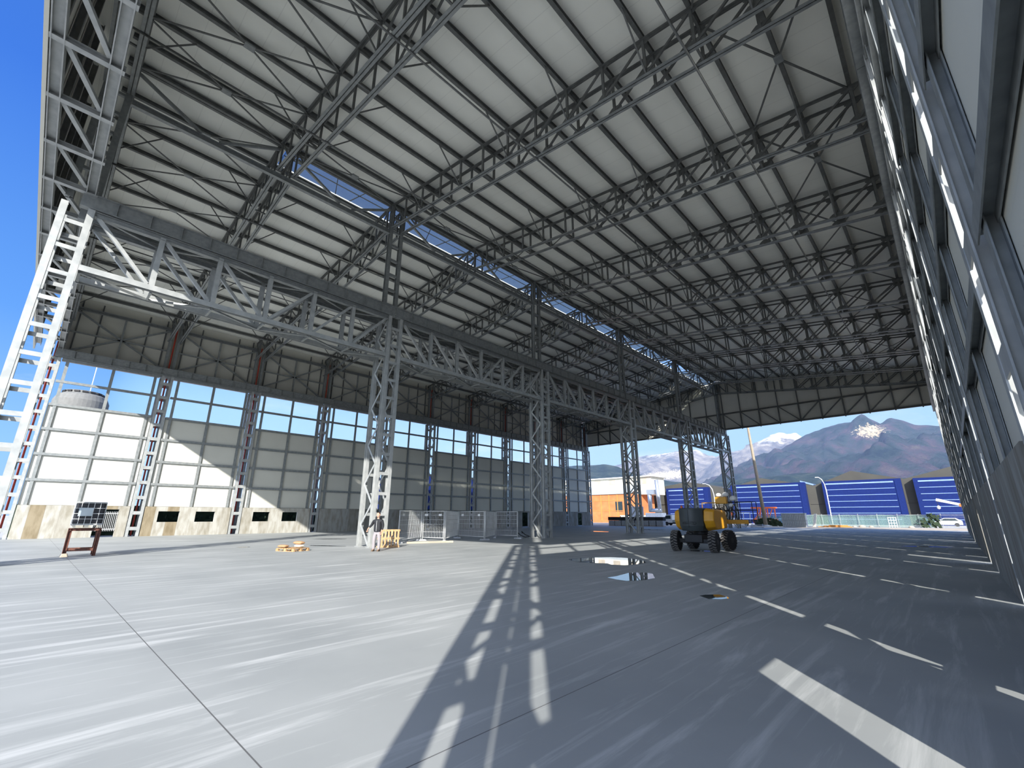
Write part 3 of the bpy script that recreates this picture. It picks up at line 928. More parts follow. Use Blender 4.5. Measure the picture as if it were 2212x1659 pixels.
for nm, sx, base in (('l', 1, Vector((0.23, -0.10, 0.84))), ('r', -1, Vector((-0.485, -0.09, 0.96)))):
    fl = []
    for i in range(4):
        off = Vector(((i - 1.5) * 0.021, 0, -0.005))
        ln = (0.070, 0.080, 0.075, 0.058)[i]
        a = base + off
        fl.append([(*a, .0095), (*(a + Vector((0, -0.008, -ln * .55))), .009), (*(a + Vector((0, -0.0, -ln))), .008)])
    th = base + Vector((0.028 * -sx, -0.01, 0.045))
    fl.append([(*th, .011), (*(th + Vector((-0.02 * sx, -0.02, -0.03))), .010), (*(th + Vector((-0.022 * sx, -0.03, -0.06))), .009)])
    hb = [(*base, .012), (*(base + Vector((0, 0, 0.03))), (.036, .016))]
    for ch in fl:
        skin_body('finger', [ch], M['skin'], pr, 1)
# head with face
mb = MB()
prof = [(0.005, -0.125), (0.045, -0.12), (0.066, -0.09), (0.074, -0.04), (0.080, 0.01), (0.080, 0.05), (0.068, 0.09), (0.04, 0.115), (0.006, 0.122)]
mb.lathe(prof, (0, 0, 0), 'Z', 20)
mb.v = [(x, y * 1.15 - (0.006 if z < -0.05 else 0), z) for x, y, z in mb.v]
hd = mb.move((0, -0.02, 1.70)).build('head', M['skin'], pr, smooth=True)
MB().lathe([(0.004, 0.0), (0.012, 0.012), (0.014, 0.03), (0.006, 0.05)], (0, -0.112, 1.67), 'Z', 8).build('nose', M['skin'], hd, smooth=True)
for s in (-1, 1):
    MB().lathe([(0.002, -.008), (0.011, -.004), (0.011, .004), (0.002, .008)], (s * 0.03, -0.102, 1.712), 'X', 8).build('eye', M['black'], hd, smooth=True)
    MB().lathe([(0.004, -.012), (0.026, -.006), (0.028, .006), (0.01, .01)], (s * 0.083, -0.01, 1.695), 'X', 10).build('ear', M['skin'], hd, smooth=True)
MB().cbox((0, -0.104, 1.625), (0.045, 0.012, 0.010)).build('mouth', M['rust'], hd, bevel=0.003)
mb = MB().lathe([(0.083, 0.02), (0.088, 0.06), (0.074, 0.105), (0.045, 0.13), (0.005, 0.138)], (0, 0, 0), 'Z', 20)
mb.v = [(x, y * 1.15 + 0.012, z) for x, y, z in mb.v]
mb.move((0, -0.015, 1.70)).build('hair', M['hair'], pr, smooth=True)
jk = [
 [(0, 0, 0.80, (.20, .15)), (0, 0, 1.10, (.205, .15)), (0, 0.01, 1.30, (.225, .16)), (0, 0.015, 1.45, (.17, .13)), (0, 0.005, 1.53, .072)],
 [(0, 0.015, 1.45, (.15, .12)), (0.20, 0.01, 1.43, .095), (0.26, 0.03, 1.17, .066), (0.245, -0.04, 0.97, .050)],
 [(0, 0.015, 1.45, (.15, .12)), (-0.20, 0.01, 1.43, .095), (-0.335, 0.06, 1.22, .066), (-0.44, -0.005, 1.085, .050)],
]
j_ = skin_body('jacket', jk, M['jacket'], pr)
MB().cbox((0, -0.162, 1.18), (0.010, 0.014, 0.50)).build('zip', M['mesh'], j_)
tr = [
 [(0, 0, 1.10, (.15, .11)), (0, 0, 0.92, (.175, .13)), (0.11, 0, 0.84, .115), (0.125, 0.0, 0.50, .085), (0.13, 0.02, 0.05, .075)],
 [(0, 0, 0.92, (.175, .13)), (-0.11, 0, 0.84, .115), (-0.125, -0.02, 0.50, .085), (-0.13, 0.0, 0.05, .075)],
]
skin_body('trousers', tr, M['trousers'], pr)
for s, yy in ((0.132, 0.02), (-0.135, 0.0)):
    mb = MB()
    mb.poly_extrude([(s - .05, yy - .19, 0), (s + .05, yy - .19, 0), (s + .055, yy + .08, 0), (s - .055, yy + .08, 0)],
                    [(s - .04, yy - .15, .07), (s + .04, yy - .15, .07), (s + .045, yy + .06, .12), (s - .045, yy + .06, .12)])
    mb.build('shoe', M['boot'], pr, bevel=0.015)

# ------------------------------------------------------------------ wooden pallet on edge against the column
def pallet(name, label, loc, rot, mat_=None):
    t = thing(name, label, 'pallet', loc, 0, 'wooden pallets')
    t.rotation_euler = rot
    for i in range(7):
        MB().cbox((-0.6 + 0.09 + i * 0.17, 0, 0.133), (0.10, 0.93, 0.022)).build('deck_board', M['wood'], t)
    for yy in (-0.42, 0, 0.42):
        MB().cbox((0, yy, 0.111), (1.2, 0.10, 0.022)).build('cross_board', M['wood'], t)
        MB().cbox((0, yy, 0.011), (1.2, 0.10, 0.022)).build('bottom_board', M['wood'], t)
        for xx in (-0.53, 0, 0.53):
            MB().cbox((xx, yy, 0.061), (0.14, 0.10, 0.078)).build('spacer_block', M['wood'], t)
    return t
pallet('wooden_pallet', 'light wooden pallet standing on edge beside the man', (-22.75, 13.95, 0.467), (radians(90), 0, radians(62)))
pallet('wooden_pallet', 'small wooden pallet lying flat on the sunlit floor under paper bags', (-23.85, 9.35, 0.0), (0, 0, radians(20)))
def bag(x, y, z, rz, lab, m, sz=(0.52, 0.30, 0.14)):
    mb = MB(); n = 10
    rings = []
    for i in range(n + 1):
        u = -1 + 2 * i / n
        w = (1 - abs(u) ** 4) ** 0.5 * 0.9 + 0.1
        rings.append([(u * sz[0] / 2, cos(a) * sz[1] / 2 * (0.75 + .25 * w), sz[2] / 2 + sin(a) * sz[2] / 2 * w) for a in [2 * pi * k / 12 for k in range(12)]])
    for a, b in zip(rings[:-1], rings[1:]):
        mb_o = len(mb.v); mb.v += a + b
        for k in range(12):
            j = (k + 1) % 12
            mb.f.append((mb_o + k, mb_o + j, mb_o + 12 + j, mb_o + 12 + k))
    o = len(mb.v); mb.v += rings[0]; mb.f.append(tuple(range(o, o + 12)))
    o = len(mb.v); mb.v += rings[-1]; mb.f.append(tuple(reversed(range(o, o + 12))))
    o = mb.build('paper_bag', m, smooth=True)
    o.location = (x, y, z); o.rotation_euler = (0, 0, rz)
    tag(o, lab, 'bag', 'bags on the floor pallet')
bag(-24.22, 9.02, 0.145, 0.5, 'brown paper bag at the end of the floor pallet nearest the black tank', M['bag'])
bag(-23.80, 9.62, 0.145, 0.2, 'cream-topped paper bag lying in the middle of the floor pallet', M['cream'])
bag(-23.82, 9.60, 0.287, 0.3, 'brown paper bag lying on top of the cream bag', M['bag'], (0.62, 0.30, 0.16))

# ------------------------------------------------------------------ IBC tank on rusty stand
t = thing('steel_stand', 'rusty red four-legged steel stand under the black liquid tank', 'stand', (-27.45, 1.85, 0), radians(-2))
for x in (-0.45, 0.45):
    for y in (-0.46, 0.46):
        h0 = 0.14 if (x > 0 and y < 0) else 0.0
        MB().beam((x, y, h0), (x, y, 1.02), ip(0.12, 0.12, .014, .012), (0, 1, 0)).build('leg', M['rust'], t)
for y in (-0.46, 0.46):
    MB().beam((-0.52, y, 1.07), (0.52, y, 1.07), ip(0.1, 0.1, .012, .012)).build('top_rail', M['rust'], t)
for x in (-0.45, 0.45):
    MB().beam((x, -0.52, 1.07), (x, 0.52, 1.07), ip(0.1, 0.1, .012, .012)).build('top_rail', M['rust'], t)
    MB().beam((x, -0.40, 0.26), (x, 0.40, 0.26), rectp(0.05, 0.10)).build('lower_rail', M['rust'], t)
o = MB().poly_extrude([(-27.12, 1.24, 0), (-26.82, 1.26, 0), (-26.84, 1.50, 0), (-27.14, 1.52, 0)], [(-27.10, 1.28, 0.13), (-26.86, 1.30, 0.14), (-26.88, 1.46, 0.14), (-27.12, 1.48, 0.13)]).build('stone_block', M['dirt'], bevel=0.02)
tag(o, 'pale stone block wedged under one leg of the rusty stand', 'stone')
t = thing('liquid_tank', 'black plastic liquid tank in a zinc cage on the rusty stand', 'tank', (-27.45, 1.85, 1.125), radians(-2))
MB().box(-0.54, 0.54, -0.47, 0.47, 0.16, 1.06).build('bladder', M['ibcblack'], t, bevel=0.05)
MB().box(-0.56, 0.56, -0.49, 0.49, 1.065, 1.085).build('top_plate', M['mesh'], t)
for yy in (-0.40, 0, 0.40):
    MB().cbox((0, yy, 0.075), (1.1, 0.14, 0.09)).build('pallet_foot', M['cream'], t)
MB().box(-0.56, 0.56, -0.5, 0.5, 0.125, 0.15).build('pallet_deck', M['mesh'], t)
for i, z in enumerate((0.18, 0.38, 0.60, 0.82, 1.04)):
    MB().tube([(0.57, -0.5, z), (0.57, 0.5, z), (-0.57, 0.5, z), (-0.57, -0.5, z), (0.57, -0.5, z)], 0.011, 6).build('cage_ring', M['mesh'], t)
for i in range(6):
    yy = -0.5 + i * 0.2
    MB().tube([(0.57, yy, 0.14), (0.57, yy, 1.07)], 0.010, 6).build('cage_bar', M['mesh'], t)
    MB().tube([(-0.57, yy, 0.14), (-0.57, yy, 1.07)], 0.010, 6).build('cage_bar', M['mesh'], t)
for i in range(1, 6):
    xx = -0.57 + i * 0.19
    for yy in (-0.5, 0.5):
        MB().tube([(xx, yy, 0.14), (xx, yy, 1.07)], 0.010, 6).build('cage_bar', M['mesh'], t)
MB().box(0.575, 0.59, -0.36, 0.10, 0.50, 0.84).build('label_plate', M['plaque'], t)

# ------------------------------------------------------------------ temporary mesh fence
FP = [(-25.57, 16.33), (-27.23, 19.31), (-25.17, 19.73), (-28.1, 23.3), (-24.6, 22.88), (-26.58, 25.86), (-24.29, 26.08)]
FL = ['nearest to the standing pallet', 'second along from the standing pallet', 'third along, partly edge-on', 'fourth along, with small white tags', 'fifth along, behind the tagged panel', 'last one, next to the shaded column']
for i in range(6):
    a, b = Vector((*FP[i], 0)), Vector((*FP[i + 1], 0))
    d = b - a; L = d.length
    a = a + d.normalized() * 0.06; L -= 0.12
    t = thing('mesh_fence', 'portable zinc mesh fence panel, ' + FL[i], 'fence', a, atan2(d.y, d.x), 'portable mesh fence panels')
    MB().tube([(0.03, 0, 0.10), (0.03, 0, 2.0)], 0.034, 8).build('upright', M['mesh'], t, smooth=True)
    MB().tube([(L - 0.03, 0, 0.10), (L - 0.03, 0, 2.0)], 0.034, 8).build('upright', M['mesh'], t, smooth=True)
    MB().tube([(0.03, 0, 1.97), (L - 0.03, 0, 1.97)], 0.025, 8).build('top_rail', M['mesh'], t, smooth=True)
    MB().tube([(0.03, 0, 0.22), (L - 0.03, 0, 0.22)], 0.025, 8).build('bottom_rail', M['mesh'], t, smooth=True)
    mb = MB()
    n = int(L / 0.14)
    for q in range(1, n):
        mb.tube([(L * q / n, 0, 0.22), (L * q / n, 0, 1.97)], 0.0085, 4)
    for z in (0.6, 1.1, 1.4, 1.7):
        mb.tube([(0.03, 0, z), (L - 0.03, 0, z)], 0.009, 4)
    mb.build('wire_mesh', M['mesh'], t)
    if i in (0, 1, 3):
        MB().cbox((L * .16, -0.02, 1.72), (0.30, 0.01, 0.15)).build('tag_plate', M['white'], t)
        MB().cbox((L * .80, -0.02, 1.72), (0.26, 0.01, 0.14)).build('tag_plate', M['white'], t)
FTL = ['below the end of the fence nearest the pallet', 'at the first corner of the mesh fence', 'at the second corner of the mesh fence', 'at the third corner of the mesh fence', 'at the sunlit corner of the mesh fence', 'at the fifth corner of the mesh fence', 'at the end of the fence by the shaded column']
for i, (x, y) in enumerate(FP):
    mb = MB()
    mb.poly_extrude([(-0.36, -0.12, 0), (0.36, -0.12, 0), (0.36, 0.12, 0), (-0.36, 0.12, 0)], [(-0.32, -0.09, 0.10), (0.32, -0.09, 0.10), (0.32, 0.09, 0.10), (-0.32, 0.09, 0.10)])
    o = mb.build('concrete_weight', M['block'], bevel=0.01); o.location = (x, y, 0); o.rotation_euler = (0, 0, 0.4 + i)
    tag(o, 'concrete fence foot ' + FTL[i], 'fence foot', 'concrete fence feet')
o = MB().beam((-24.9, 16.6, 0.06), (-24.0, 19.5, 0.06), rectp(0.14, 0.11)).build('timber_beam', M['dirt']); tag(o, 'pale timber lying along the foot of the mesh fence', 'timber')
o = MB().tube([(-25.2, 27.5, 0.35), (-25.1, 27.3, 0.5), (-25.0, 27.6, 0.25), (-24.6, 27.7, 0.12), (-24.9, 27.5, 0.06), (-25.2, 27.3, 0.2), (-25.4, 27.1, 0.45)], 0.035, 6).build('black_hose', M['black'], smooth=True)
tag(o, 'black hose looped at the foot of the shaded lattice column', 'hose')

# ------------------------------------------------------------------ boom lift
bl = thing('boom_lift', 'amber and charcoal boom lift with knobbly tyres, seen from behind', 'boom lift', (-9.5, 23.85, 0), 0)
def wheel(x, y, steer=0):
    w = MB().lathe([(0.26, -0.17), (0.44, -0.17), (0.475, -0.12), (0.48, 0.12), (0.44, 0.17), (0.26, 0.17)], (0, 0, 0), 'X', 28).build('wheel', M['black'], bl)
    w.location = (x, y, 0.49); w.rotation_euler = (0, 0, steer)
    mb = MB()
    for i in range(22):
        a = 2 * pi * i / 22
        for sd_ in (-1, 1):
            a2 = a + (0.14 if sd_ > 0 else 0)
            p0 = Vector((0.01 * sd_, cos(a2) * 0.487, sin(a2) * 0.487)); p1 = Vector((0.165 * sd_, cos(a2 + 0.12) * 0.478, sin(a2 + 0.12) * 0.478))
            mb.beam(p0, p1, rectp(0.055, 0.035), Vector((0, cos(a2), sin(a2))))
    mb.build('tread_lugs', M['rubber'], w)
    MB().lathe([(0.10, -0.175), (0.25, -0.15), (0.25, 0.15), (0.10, 0.175)], (0, 0, 0), 'X', 20).build('hub', M['darkmetal'], w)
wheel(-0.93, -0.98, 0.12); wheel(0.91, -0.94, 0.12); wheel(-0.91, 1.0, -0.05); wheel(0.93, 1.0, -0.18)
MB().box(-0.45, 0.45, -1.15, 1.15, 0.42, 0.80).build('chassis', M['darkmetal'], bl, bevel=0.04)
MB().box(-0.78, 0.78, -1.06, -0.88, 0.40, 0.60).build('axle', M['darkmetal'], bl, bevel=0.03)
MB().box(-0.78, 0.78, 0.92, 1.08, 0.40, 0.60).build('axle', M['darkmetal'], bl, bevel=0.03)
MB().lathe([(0.42, 0.80), (0.42, 0.95), (0.36, 0.95)], (0, 0, 0), 'Z', 20).build('slew_ring', M['darkmetal'], bl)
# turntable bodywork: rounded counterweight + side covers
def arcbody(x0, x1, ybk, yfr, z0, z1, taper, n=22, bulge=0.35):
    mb = MB(); bot, mid, top = [], [], []
    for lev, (zz, k) in enumerate(((z0, taper), (z0 + (z1 - z0) * 0.22, 1.0), (z1 - 0.06, 1.0), (z1, 0.96))):
        ring = []
        for i in range(n + 1):
            u = -1 + 2 * i / n
            xm, hw = (x0 + x1) / 2, (x1 - x0) / 2
            ring.append((xm + hw * u * k, ybk - bulge * (1 - u * u) * k + (1 - k) * 0.25, zz))
        ring += [((x1 + x0) / 2 + (x1 - x0) / 2 * k, yfr, zz), ((x1 + x0) / 2 - (x1 - x0) / 2 * k, yfr, zz)]
        o = len(mb.v); mb.v += ring
        m_ = len(ring)
        if lev:
            for i in range(m_):
                j = (i + 1) % m_
                mb.f.append((o - m_ + i, o - m_ + j, o + j, o + i))
        elif lev == 0:
            mb.f.append(tuple(o + i for i in reversed(range(m_))))
    mb.f.append(tuple(o + i for i in range(m_)))
    return mb
cw = arcbody(-0.66, 0.52, -0.98, 0.30, 0.97, 2.05, 0.86).build('counterweight', M['charcoal'], bl, smooth=False, bevel=0.01)
MB().cbox((-0.06, -1.335, 1.55), (0.012, 0.012, 0.85)).build('seam', M['black'], cw)
mb = MB()
ov = [(-0.06 + 0.34 * cos(2 * pi * i / 28), -1.325 + 0.09 * (cos(2 * pi * i / 28)) ** 2, 1.33 + 0.085 * sin(2 * pi * i / 28)) for i in range(29)]
mb.tube(ov, 0.008, 5).build('oval_badge', M['black'], cw)
fc = bpy.data.curves.new('badge_letters', 'FONT'); fc.body = 'HAULOTTE'; fc.size = 0.105; fc.align_x = 'CENTER'; fc.align_y = 'CENTER'; fc.extrude = 0.004
fc.materials.append(M['black'])
_f = bpy.data.objects.new('tmp', fc); COL.objects.link(_f)
bpy.context.view_layer.update()
_me = bpy.data.meshes.new_from_object(_f.evaluated_get(bpy.context.evaluated_depsgraph_get()))
bpy.data.objects.remove(_f)
fo = bpy.data.objects.new('badge_letters', _me); COL.objects.link(fo)
fo.parent = cw; fo.location = (-0.06, -1.335, 1.33); fo.rotation_euler = (radians(90), 0, 0)
for sx, xx0, xx1 in ((-1, -0.98, -0.67), (1, 0.53, 1.00)):
    cvr = MB()
    pts = [(-0.80, 1.10), (-0.98, 1.45), (-0.86, 1.95), (-0.60, 2.04), (0.85, 2.00), (1.02, 1.55), (0.92, 1.02), (-0.55, 0.96)]
    ins = 0.10
    xo, xi_ = (xx0, xx1) if sx < 0 else (xx1, xx0)
    c0 = [(xi_, y, z) for y, z in pts]
    c1 = [(xo + ins * -sx * 0 + (0.0), y * 0.92 + 0.02, 1.5 + (z - 1.5) * 0.86) for y, z in pts]
    if sx < 0: cvr.poly_extrude(c1, c0)
    else: cvr.poly_extrude(c0, c1)
    cvr.build('side_cover', M['yellow'], bl, bevel=0.05)
MB().lathe([(0.03, 2.02), (0.055, 2.06), (0.05, 2.16), (0.02, 2.19)], (-0.68, -0.55, 0), 'Z', 10).build('beacon', M['orangeplastic'], bl, smooth=True)
# booms folded, reaching to the far side
for p, q, w, nm, m_ in (((0.25, 0.4, 1.75), (-0.2, 3.4, 2.0), 0.24, 'lower_boom', 'darkmetal'), ((0.3, 0.9, 1.52), (0.1, 3.6, 1.35), 0.22, 'upper_boom', 'yellow'),
                        ((-0.2, 3.4, 2.0), (0.1, 3.6, 1.3), 0.20, 'knuckle', 'darkmetal'), ((-0.3, 3.2, 1.36), (1.15, 3.75, 1.36), 0.22, 'telescopic_boom', 'yellow'),
                        ((0.1, 2.4, 1.7), (-0.1, 3.4, 1.75), 0.13, 'hydraulic_ram', 'duct')):
    MB().beam(p, q, rectp(w, w)).build(nm, M[m_], bl, bevel=0.01)
for i in range(9):
    random.seed(i)
    a = Vector((-0.75 + 0.13 * i, 3.0 + .1 * i, 1.95)); MB().tube([a, a + Vector((.15, .1, .2 * (i % 3))), a + Vector((.35, .2, -.1)), a + Vector((.3, .1, -.5))], 0.03, 6).build('hose', M['black'], bl, smooth=True)
bk = MB()
for zz in (1.45, 2.0, 2.45):
    bk.tube([(-0.55, 4.4, zz), (1.25, 4.4, zz), (1.25, 5.2, zz), (-0.55, 5.2, zz), (-0.55, 4.4, zz)], 0.022, 6)
for xx, yy in ((-0.55, 4.4), (1.25, 4.4), (1.25, 5.2), (-0.55, 5.2), (.35, 4.4), (.35, 5.2)):
    bk.tube([(xx, yy, 1.40), (xx, yy, 2.45)], 0.022, 6)
bk.build('basket_rail', M['darkmetal'], bl)
MB().box(-0.57, 1.27, 4.38, 5.22, 1.36, 1.40).build('basket_floor', M['darkmetal'], bl)
MB().tube([(-1.35, 3.9, 1.75), (-1.35, 3.9, 2.42), (-0.55, 3.9, 2.42)], 0.03, 6).build('hand_rail', M['yellow'], bl)
MB().box(-0.62, 0.02, 4.0, 4.3, 2.36, 2.74).build('control_box', M['yellow'], bl, bevel=0.03)
for i, (x, y, z, r) in enumerate(((-0.42, 4.15, 2.745, .17), (-0.03, 4.15, 2.745, .20), (0.38, 4.15, 2.50, .22), (0.24, 4.12, 2.16, .16))):
    mb = MB().lathe([(0.02, 0.0), (r * .8, r * .12), (r, r * .6), (r * .75, r * 1.15), (0.03, r * 1.4)], (0, 0, 0), 'Z', 12)
    random.seed(i); mb.v = [(a * random.uniform(.9, 1.1), b * random.uniform(.9, 1.05), c) for a, b, c in mb.v]
    o = mb.build('plastic_bundle', M['white'], smooth=True); o.location = (-9.5 + x, 23.85 + y, z)
    o.modifiers.new('sub', 'SUBSURF').render_levels = 2
    tag(o, ['small white plastic bundle on the left of the yellow control box', 'large white plastic bundle on the right of the yellow control box', 'white plastic bundle beside the yellow control box', 'lowest white plastic bundle, hanging under the others'][i], 'bundle', 'white bundles on the lift')

# ------------------------------------------------------------------ beyond the far end
def blockpallet(i):
    x = -45.9 + i * 1.34
    t = thing('block_pallet', 'c', 'pallet of blocks', (x, 72.9 + 1.9, 0), 0, 'wrapped block pallets')
    for c in range(4):
        MB().cbox((-0.45 + c * 0.3, 0, 0.5), (0.27, 1.0, 0.84)).build('block_column', M['block'], t)
    MB().cbox((0, 0, 0.04), (1.2, 1.0, 0.07)).build('base', M['wood'], t)
    MB().cbox((0, 0, 1.24), (1.32, 1.1, 0.60)).build('cover', M['black'], t, bevel=0.02)
    return t
p0 = blockpallet(0)
for i in range(8):
    lab = 'grey block pallet under a black cover, %s in the row by the far opening' % ORD[i]
    if i == 0: p0['label'] = lab
    else: dup(p0, (-45.9 + i * 1.34, 74.8, 0), 0, lab)
# small truck
t = thing('pickup_truck', 'small white pickup truck parked behind the boom lift', 'truck', (-39.0, 84.3, -0.01), 0)
MB().poly_extrude([(-1.6, 0, .5), (-1.75, 0, 1.15), (-1.0, 0, 1.95), (0.1, 0, 1.95), (0.1, 0, .5)], [(-1.6, 1.7, .5), (-1.75, 1.7, 1.15), (-1.0, 1.7, 1.95), (0.1, 1.7, 1.95), (0.1, 1.7, .5)]).build('cab', M['white'], t, bevel=0.05)
MB().poly_extrude([(-1.5, -.01, 1.2), (-1.0, -.01, 1.82), (-0.15, -.01, 1.82), (-0.15, -.01, 1.2)], [(-1.5, .0, 1.2), (-1.0, .0, 1.82), (-0.15, .0, 1.82), (-0.15, .0, 1.2)]).build('window', M['glass'], t)
MB().box(0.15, 3.0, 0, 1.7, .55, 1.0).build('cargo_bed', M['greyroof'], t)
MB().box(-1.7, 3.0, .1, 1.6, .3, .55).build('frame', M['black'], t)
for x in (-1.0, 2.2):
    for y in (0.05, 1.65):
        MB().lathe([(0.2, -.1), (0.34, -.1), (0.34, .1), (0.2, .1)], (x, y, .35), 'Y', 16).build('wheel', M['black'], t)
# mast
t = thing('lamp_mast', 'tall leaning tapered mast in front of the second blue door', 'mast', (-24.4, 89.8, -0.05))
MB().tube([(0, 0, 0), (-0.28, 0, 9), (-0.55, 0, 18), (-0.7, 0, 25)], [0.34, 0.27, 0.20, 0.14], 12).build('shaft', M['mast'], t, smooth=True)
MB().lathe([(0.5, 0), (0.5, 0.25), (0.38, 0.3)], (0, 0, 0), 'Z', 12).build('foot', M['block'], t)
# formwork crates
for i, (z, lab) in enumerate(((0, 'lower'), (1.08, 'upper'))):
    t = thing('formwork_crate', lab + ' of the two ribbed blue-grey crates stacked by the far fence', 'crate', (-19.2, 86.6, z), 0, 'blue-grey ribbed crates')
    MB().box(-1.7, 1.7, -0.5, 0.5, 0.02, 1.10).build('body', M['block'], t)
    for k in range(14):
        MB().cbox((-1.6 + k * 0.246, -0.53, 0.5), (0.07, 0.06, 0.8)).build('rib', M['greyroof'], t)
    MB().box(-1.76, 1.76, -0.56, 0.56, 1.0, 1.10).build('lid', M['greyroof'], t)
# yard fence with netting
for i in range(12):
    x = -28.0 + i * 2.62
    o = thing('bar_fence', 'pale steel-bar yard fence panel, %s along the far boundary' % ORD[i], 'fence', (x, 99.0, -0.05), 0, 'yard fence panels')
    MB().tube([(0, 0, 0), (0, 0, 2.15)], 0.04, 6).build('post', M['steel2'], o)
    mb = MB()
    for q in range(1, 17):
        mb.tube([(q * 0.154, 0, 0.15), (q * 0.154, 0, 2.0)], 0.011, 4)
    mb.build('bars', M['steel2'], o)
    for z in (0.2, 1.98):
        MB().tube([(0, 0, z), (2.56, 0, z)], 0.03, 6).build('rail', M['steel2'], o)
random.seed(5)
def netting(x0, x1, lab, y=99.35, zt=1.9):
    mb = MB(); n = 24
    for i in range(n):
        a, b = x0 + (x1 - x0) * i / n, x0 + (x1 - x0) * (i + 1) / n
        ya, yb = y + 0.08 * sin(i * 1.7), y + 0.08 * sin((i + 1) * 1.7)
        mb.quad((a, ya, 0), (b, yb, 0), (b, yb, zt + .1 * sin(i)), (a, ya, zt + .1 * sin(i - 1)))
    tag(mb.build('shade_netting', M['netting']), lab, 'netting', 'green shade netting')
netting(-20.5, -2.6, 'green shade netting on the yard fence between crates and white car')
netting(-28.0, -21.2, 'green shade netting on the yard fence behind the mast', 97.8, 1.7)
mb = MB()
random.seed(11)
for i in range(60):
    x, y, z = -3.2 + random.uniform(-1.1, 1.0), 97.9 + random.uniform(-.3, .3), random.uniform(0, 1.9)
    s = 0.35
    if x < -3.6 and z > 1.2: continue
    mb.quad((x, y, z), (x + s, y + .1, z - .2), (x + s * .7, y, z + s), (x - .1, y - .1, z + s * .7))
tag(mb.build('crumpled_netting', M['green']), 'crumpled dark green netting bunched at the end of the yard fence', 'netting')
# green heap behind mast
mb = MB(); random.seed(12)
for i in range(160):
    x = random.uniform(-26.6, -22.8); hh = 1.3 * max(0, 1 - ((x + 25.0) / 2.6) ** 2)
    y, z = 92.6 + random.uniform(-.8, .8), random.uniform(0, max(hh, .15)); s = random.uniform(.25, .5)
    mb.quad((x, y, z), (x + s, y + .1, z - .1), (x + s * .7, y, z + s * .6), (x - .1, y - .1, z + s * .5))
tag(mb.build('netting_heap', M['green']), 'heap of dark green netting on the ground by the mast', 'netting')
# orange machine behind fence
t = thing('telehandler', 'orange lifting machine with a flat canopy behind the yard fence', 'machine', (-27.4, 101.5, -0.06))
MB().box(-2.4, 2.1, -0.6, 0.6, 3.25, 3.5).build('canopy', M['orangeplastic'], t)
for x in (-1.4, -0.9, 0.2, 0.6, 1.9):
    MB().beam((x, -.5, 1.2), (x + (0.3 if x < 0 else 0), -.5, 3.3), rectp(0.18, 0.18), (0, 1, 0)).build('pillar', M['orangeplastic'], t)
for a, b in (((-1.9, 1.2), (-0.7, 2.6)), ((-0.6, 1.2), (-1.4, 2.4)), ((0.6, 1.2), (1.5, 3.2))):
    MB().beam((a[0], -.45, a[1]), (b[0], -.45, b[1]), rectp(0.14, 0.14), (0, 1, 0)).build('brace', M['orangeplastic'], t)
MB().box(-2.2, 2.0, -0.7, 0.7, 0.5, 1.3).build('body', M['orangeplastic'], t)
for x in (-1.5, 1.4):
    MB().lathe([(0.3, -.2), (0.55, -.2), (0.55, .2), (0.3, .2)], (x, -.6, .55), 'Y', 16).build('wheel', M['black'], t)
# parked machines left of it
t = thing('site_trailer', 'white-railed site trailer with red and white gear beyond the last column', 'trailer', (-28.6, 90.5, 0))
MB().box(-2.6, 1.6, -.5, .5, .45, .65).build('deck', M['darkmetal'], t)
for x in (-0.9, 0.4, 1.5):
    MB().tube([(x, 0, .6), (x + .15, 0, 2.3)], .06, 6).build('post', M['white'], t)
MB().tube([(-0.9, 0, 2.3), (1.6, 0, 2.3)], .06, 6).build('rail', M['white'], t)
MB().box(-2.2, -1.4, -.3, .3, 1.1, 2.4).build('red_box', M['orangeplastic'], t, bevel=.05)
MB().box(-1.7, -1.1, -.35, .3, .65, 1.4).build('white_box', M['white'], t, bevel=.05)
for x in (-1.8, 1.0):
    MB().lathe([(0.15, -.1), (0.32, -.1), (0.32, .1), (0.15, .1)], (x, -.5, .32), 'Y', 14).build('wheel', M['black'], t)
for i, (x, lab) in enumerate(((-26.9, 'first'), (-24.3, 'second'), (-22.0, 'third'))):
    t = thing('trestle', 'dark folded steel trestle on the floor edge, %s beside the last column' % lab, 'trestle', (x, 76.5, 0), 0.1 * i, 'folded steel trestles')
    for k in range(3):
        MB().beam((-0.9, -0.4 + .4 * k, .12 + .16 * k), (0.9, -0.4 + .4 * k, .12 + .16 * k), rectp(.1, .1)).build('bar', M['block'], t)
    for s in (-0.7, 0.7):
        MB().beam((s, -.5, .05), (s, .5, .55), rectp(.08, .08)).build('leg', M['block'], t)
# timber, boards, rack
for k in range(7):
    random.seed(k)
    o = MB().beam((0, 0, 0), (4.6 - .35 * k, 0, 0), rectp(.3, .11)).build('timber_plank', M['timber']); o.location = (-16.9 + .25 * k, 91.2 + .36 * (k % 3), .055 + .112 * (k // 3))
    tag(o, 'orange timber plank in the heap by the yard fence, %s from its front' % ORD[k], 'plank', 'orange timber planks')
o = MB().beam((-17.55, 91.6, 0), (-17.2, 92.3, 2.1), rectp(.45, .12)).build('leaning_board', M['cream']); tag(o, 'pale board leaning beside the blue-grey crates', 'board')
t = thing('plastic_rack', 'small white lattice rack standing before the yard fence', 'rack', (-7.6, 96.5, 0))
for i in range(4):
    MB().cbox((-.5 + .33 * i, 0, .8), (.06, .06, 1.6)).build('upright', M['white'], t)
for i in range(4):
    MB().cbox((0, 0, .25 + .42 * i), (1.06, .05, .05)).build('bar', M['white'], t)
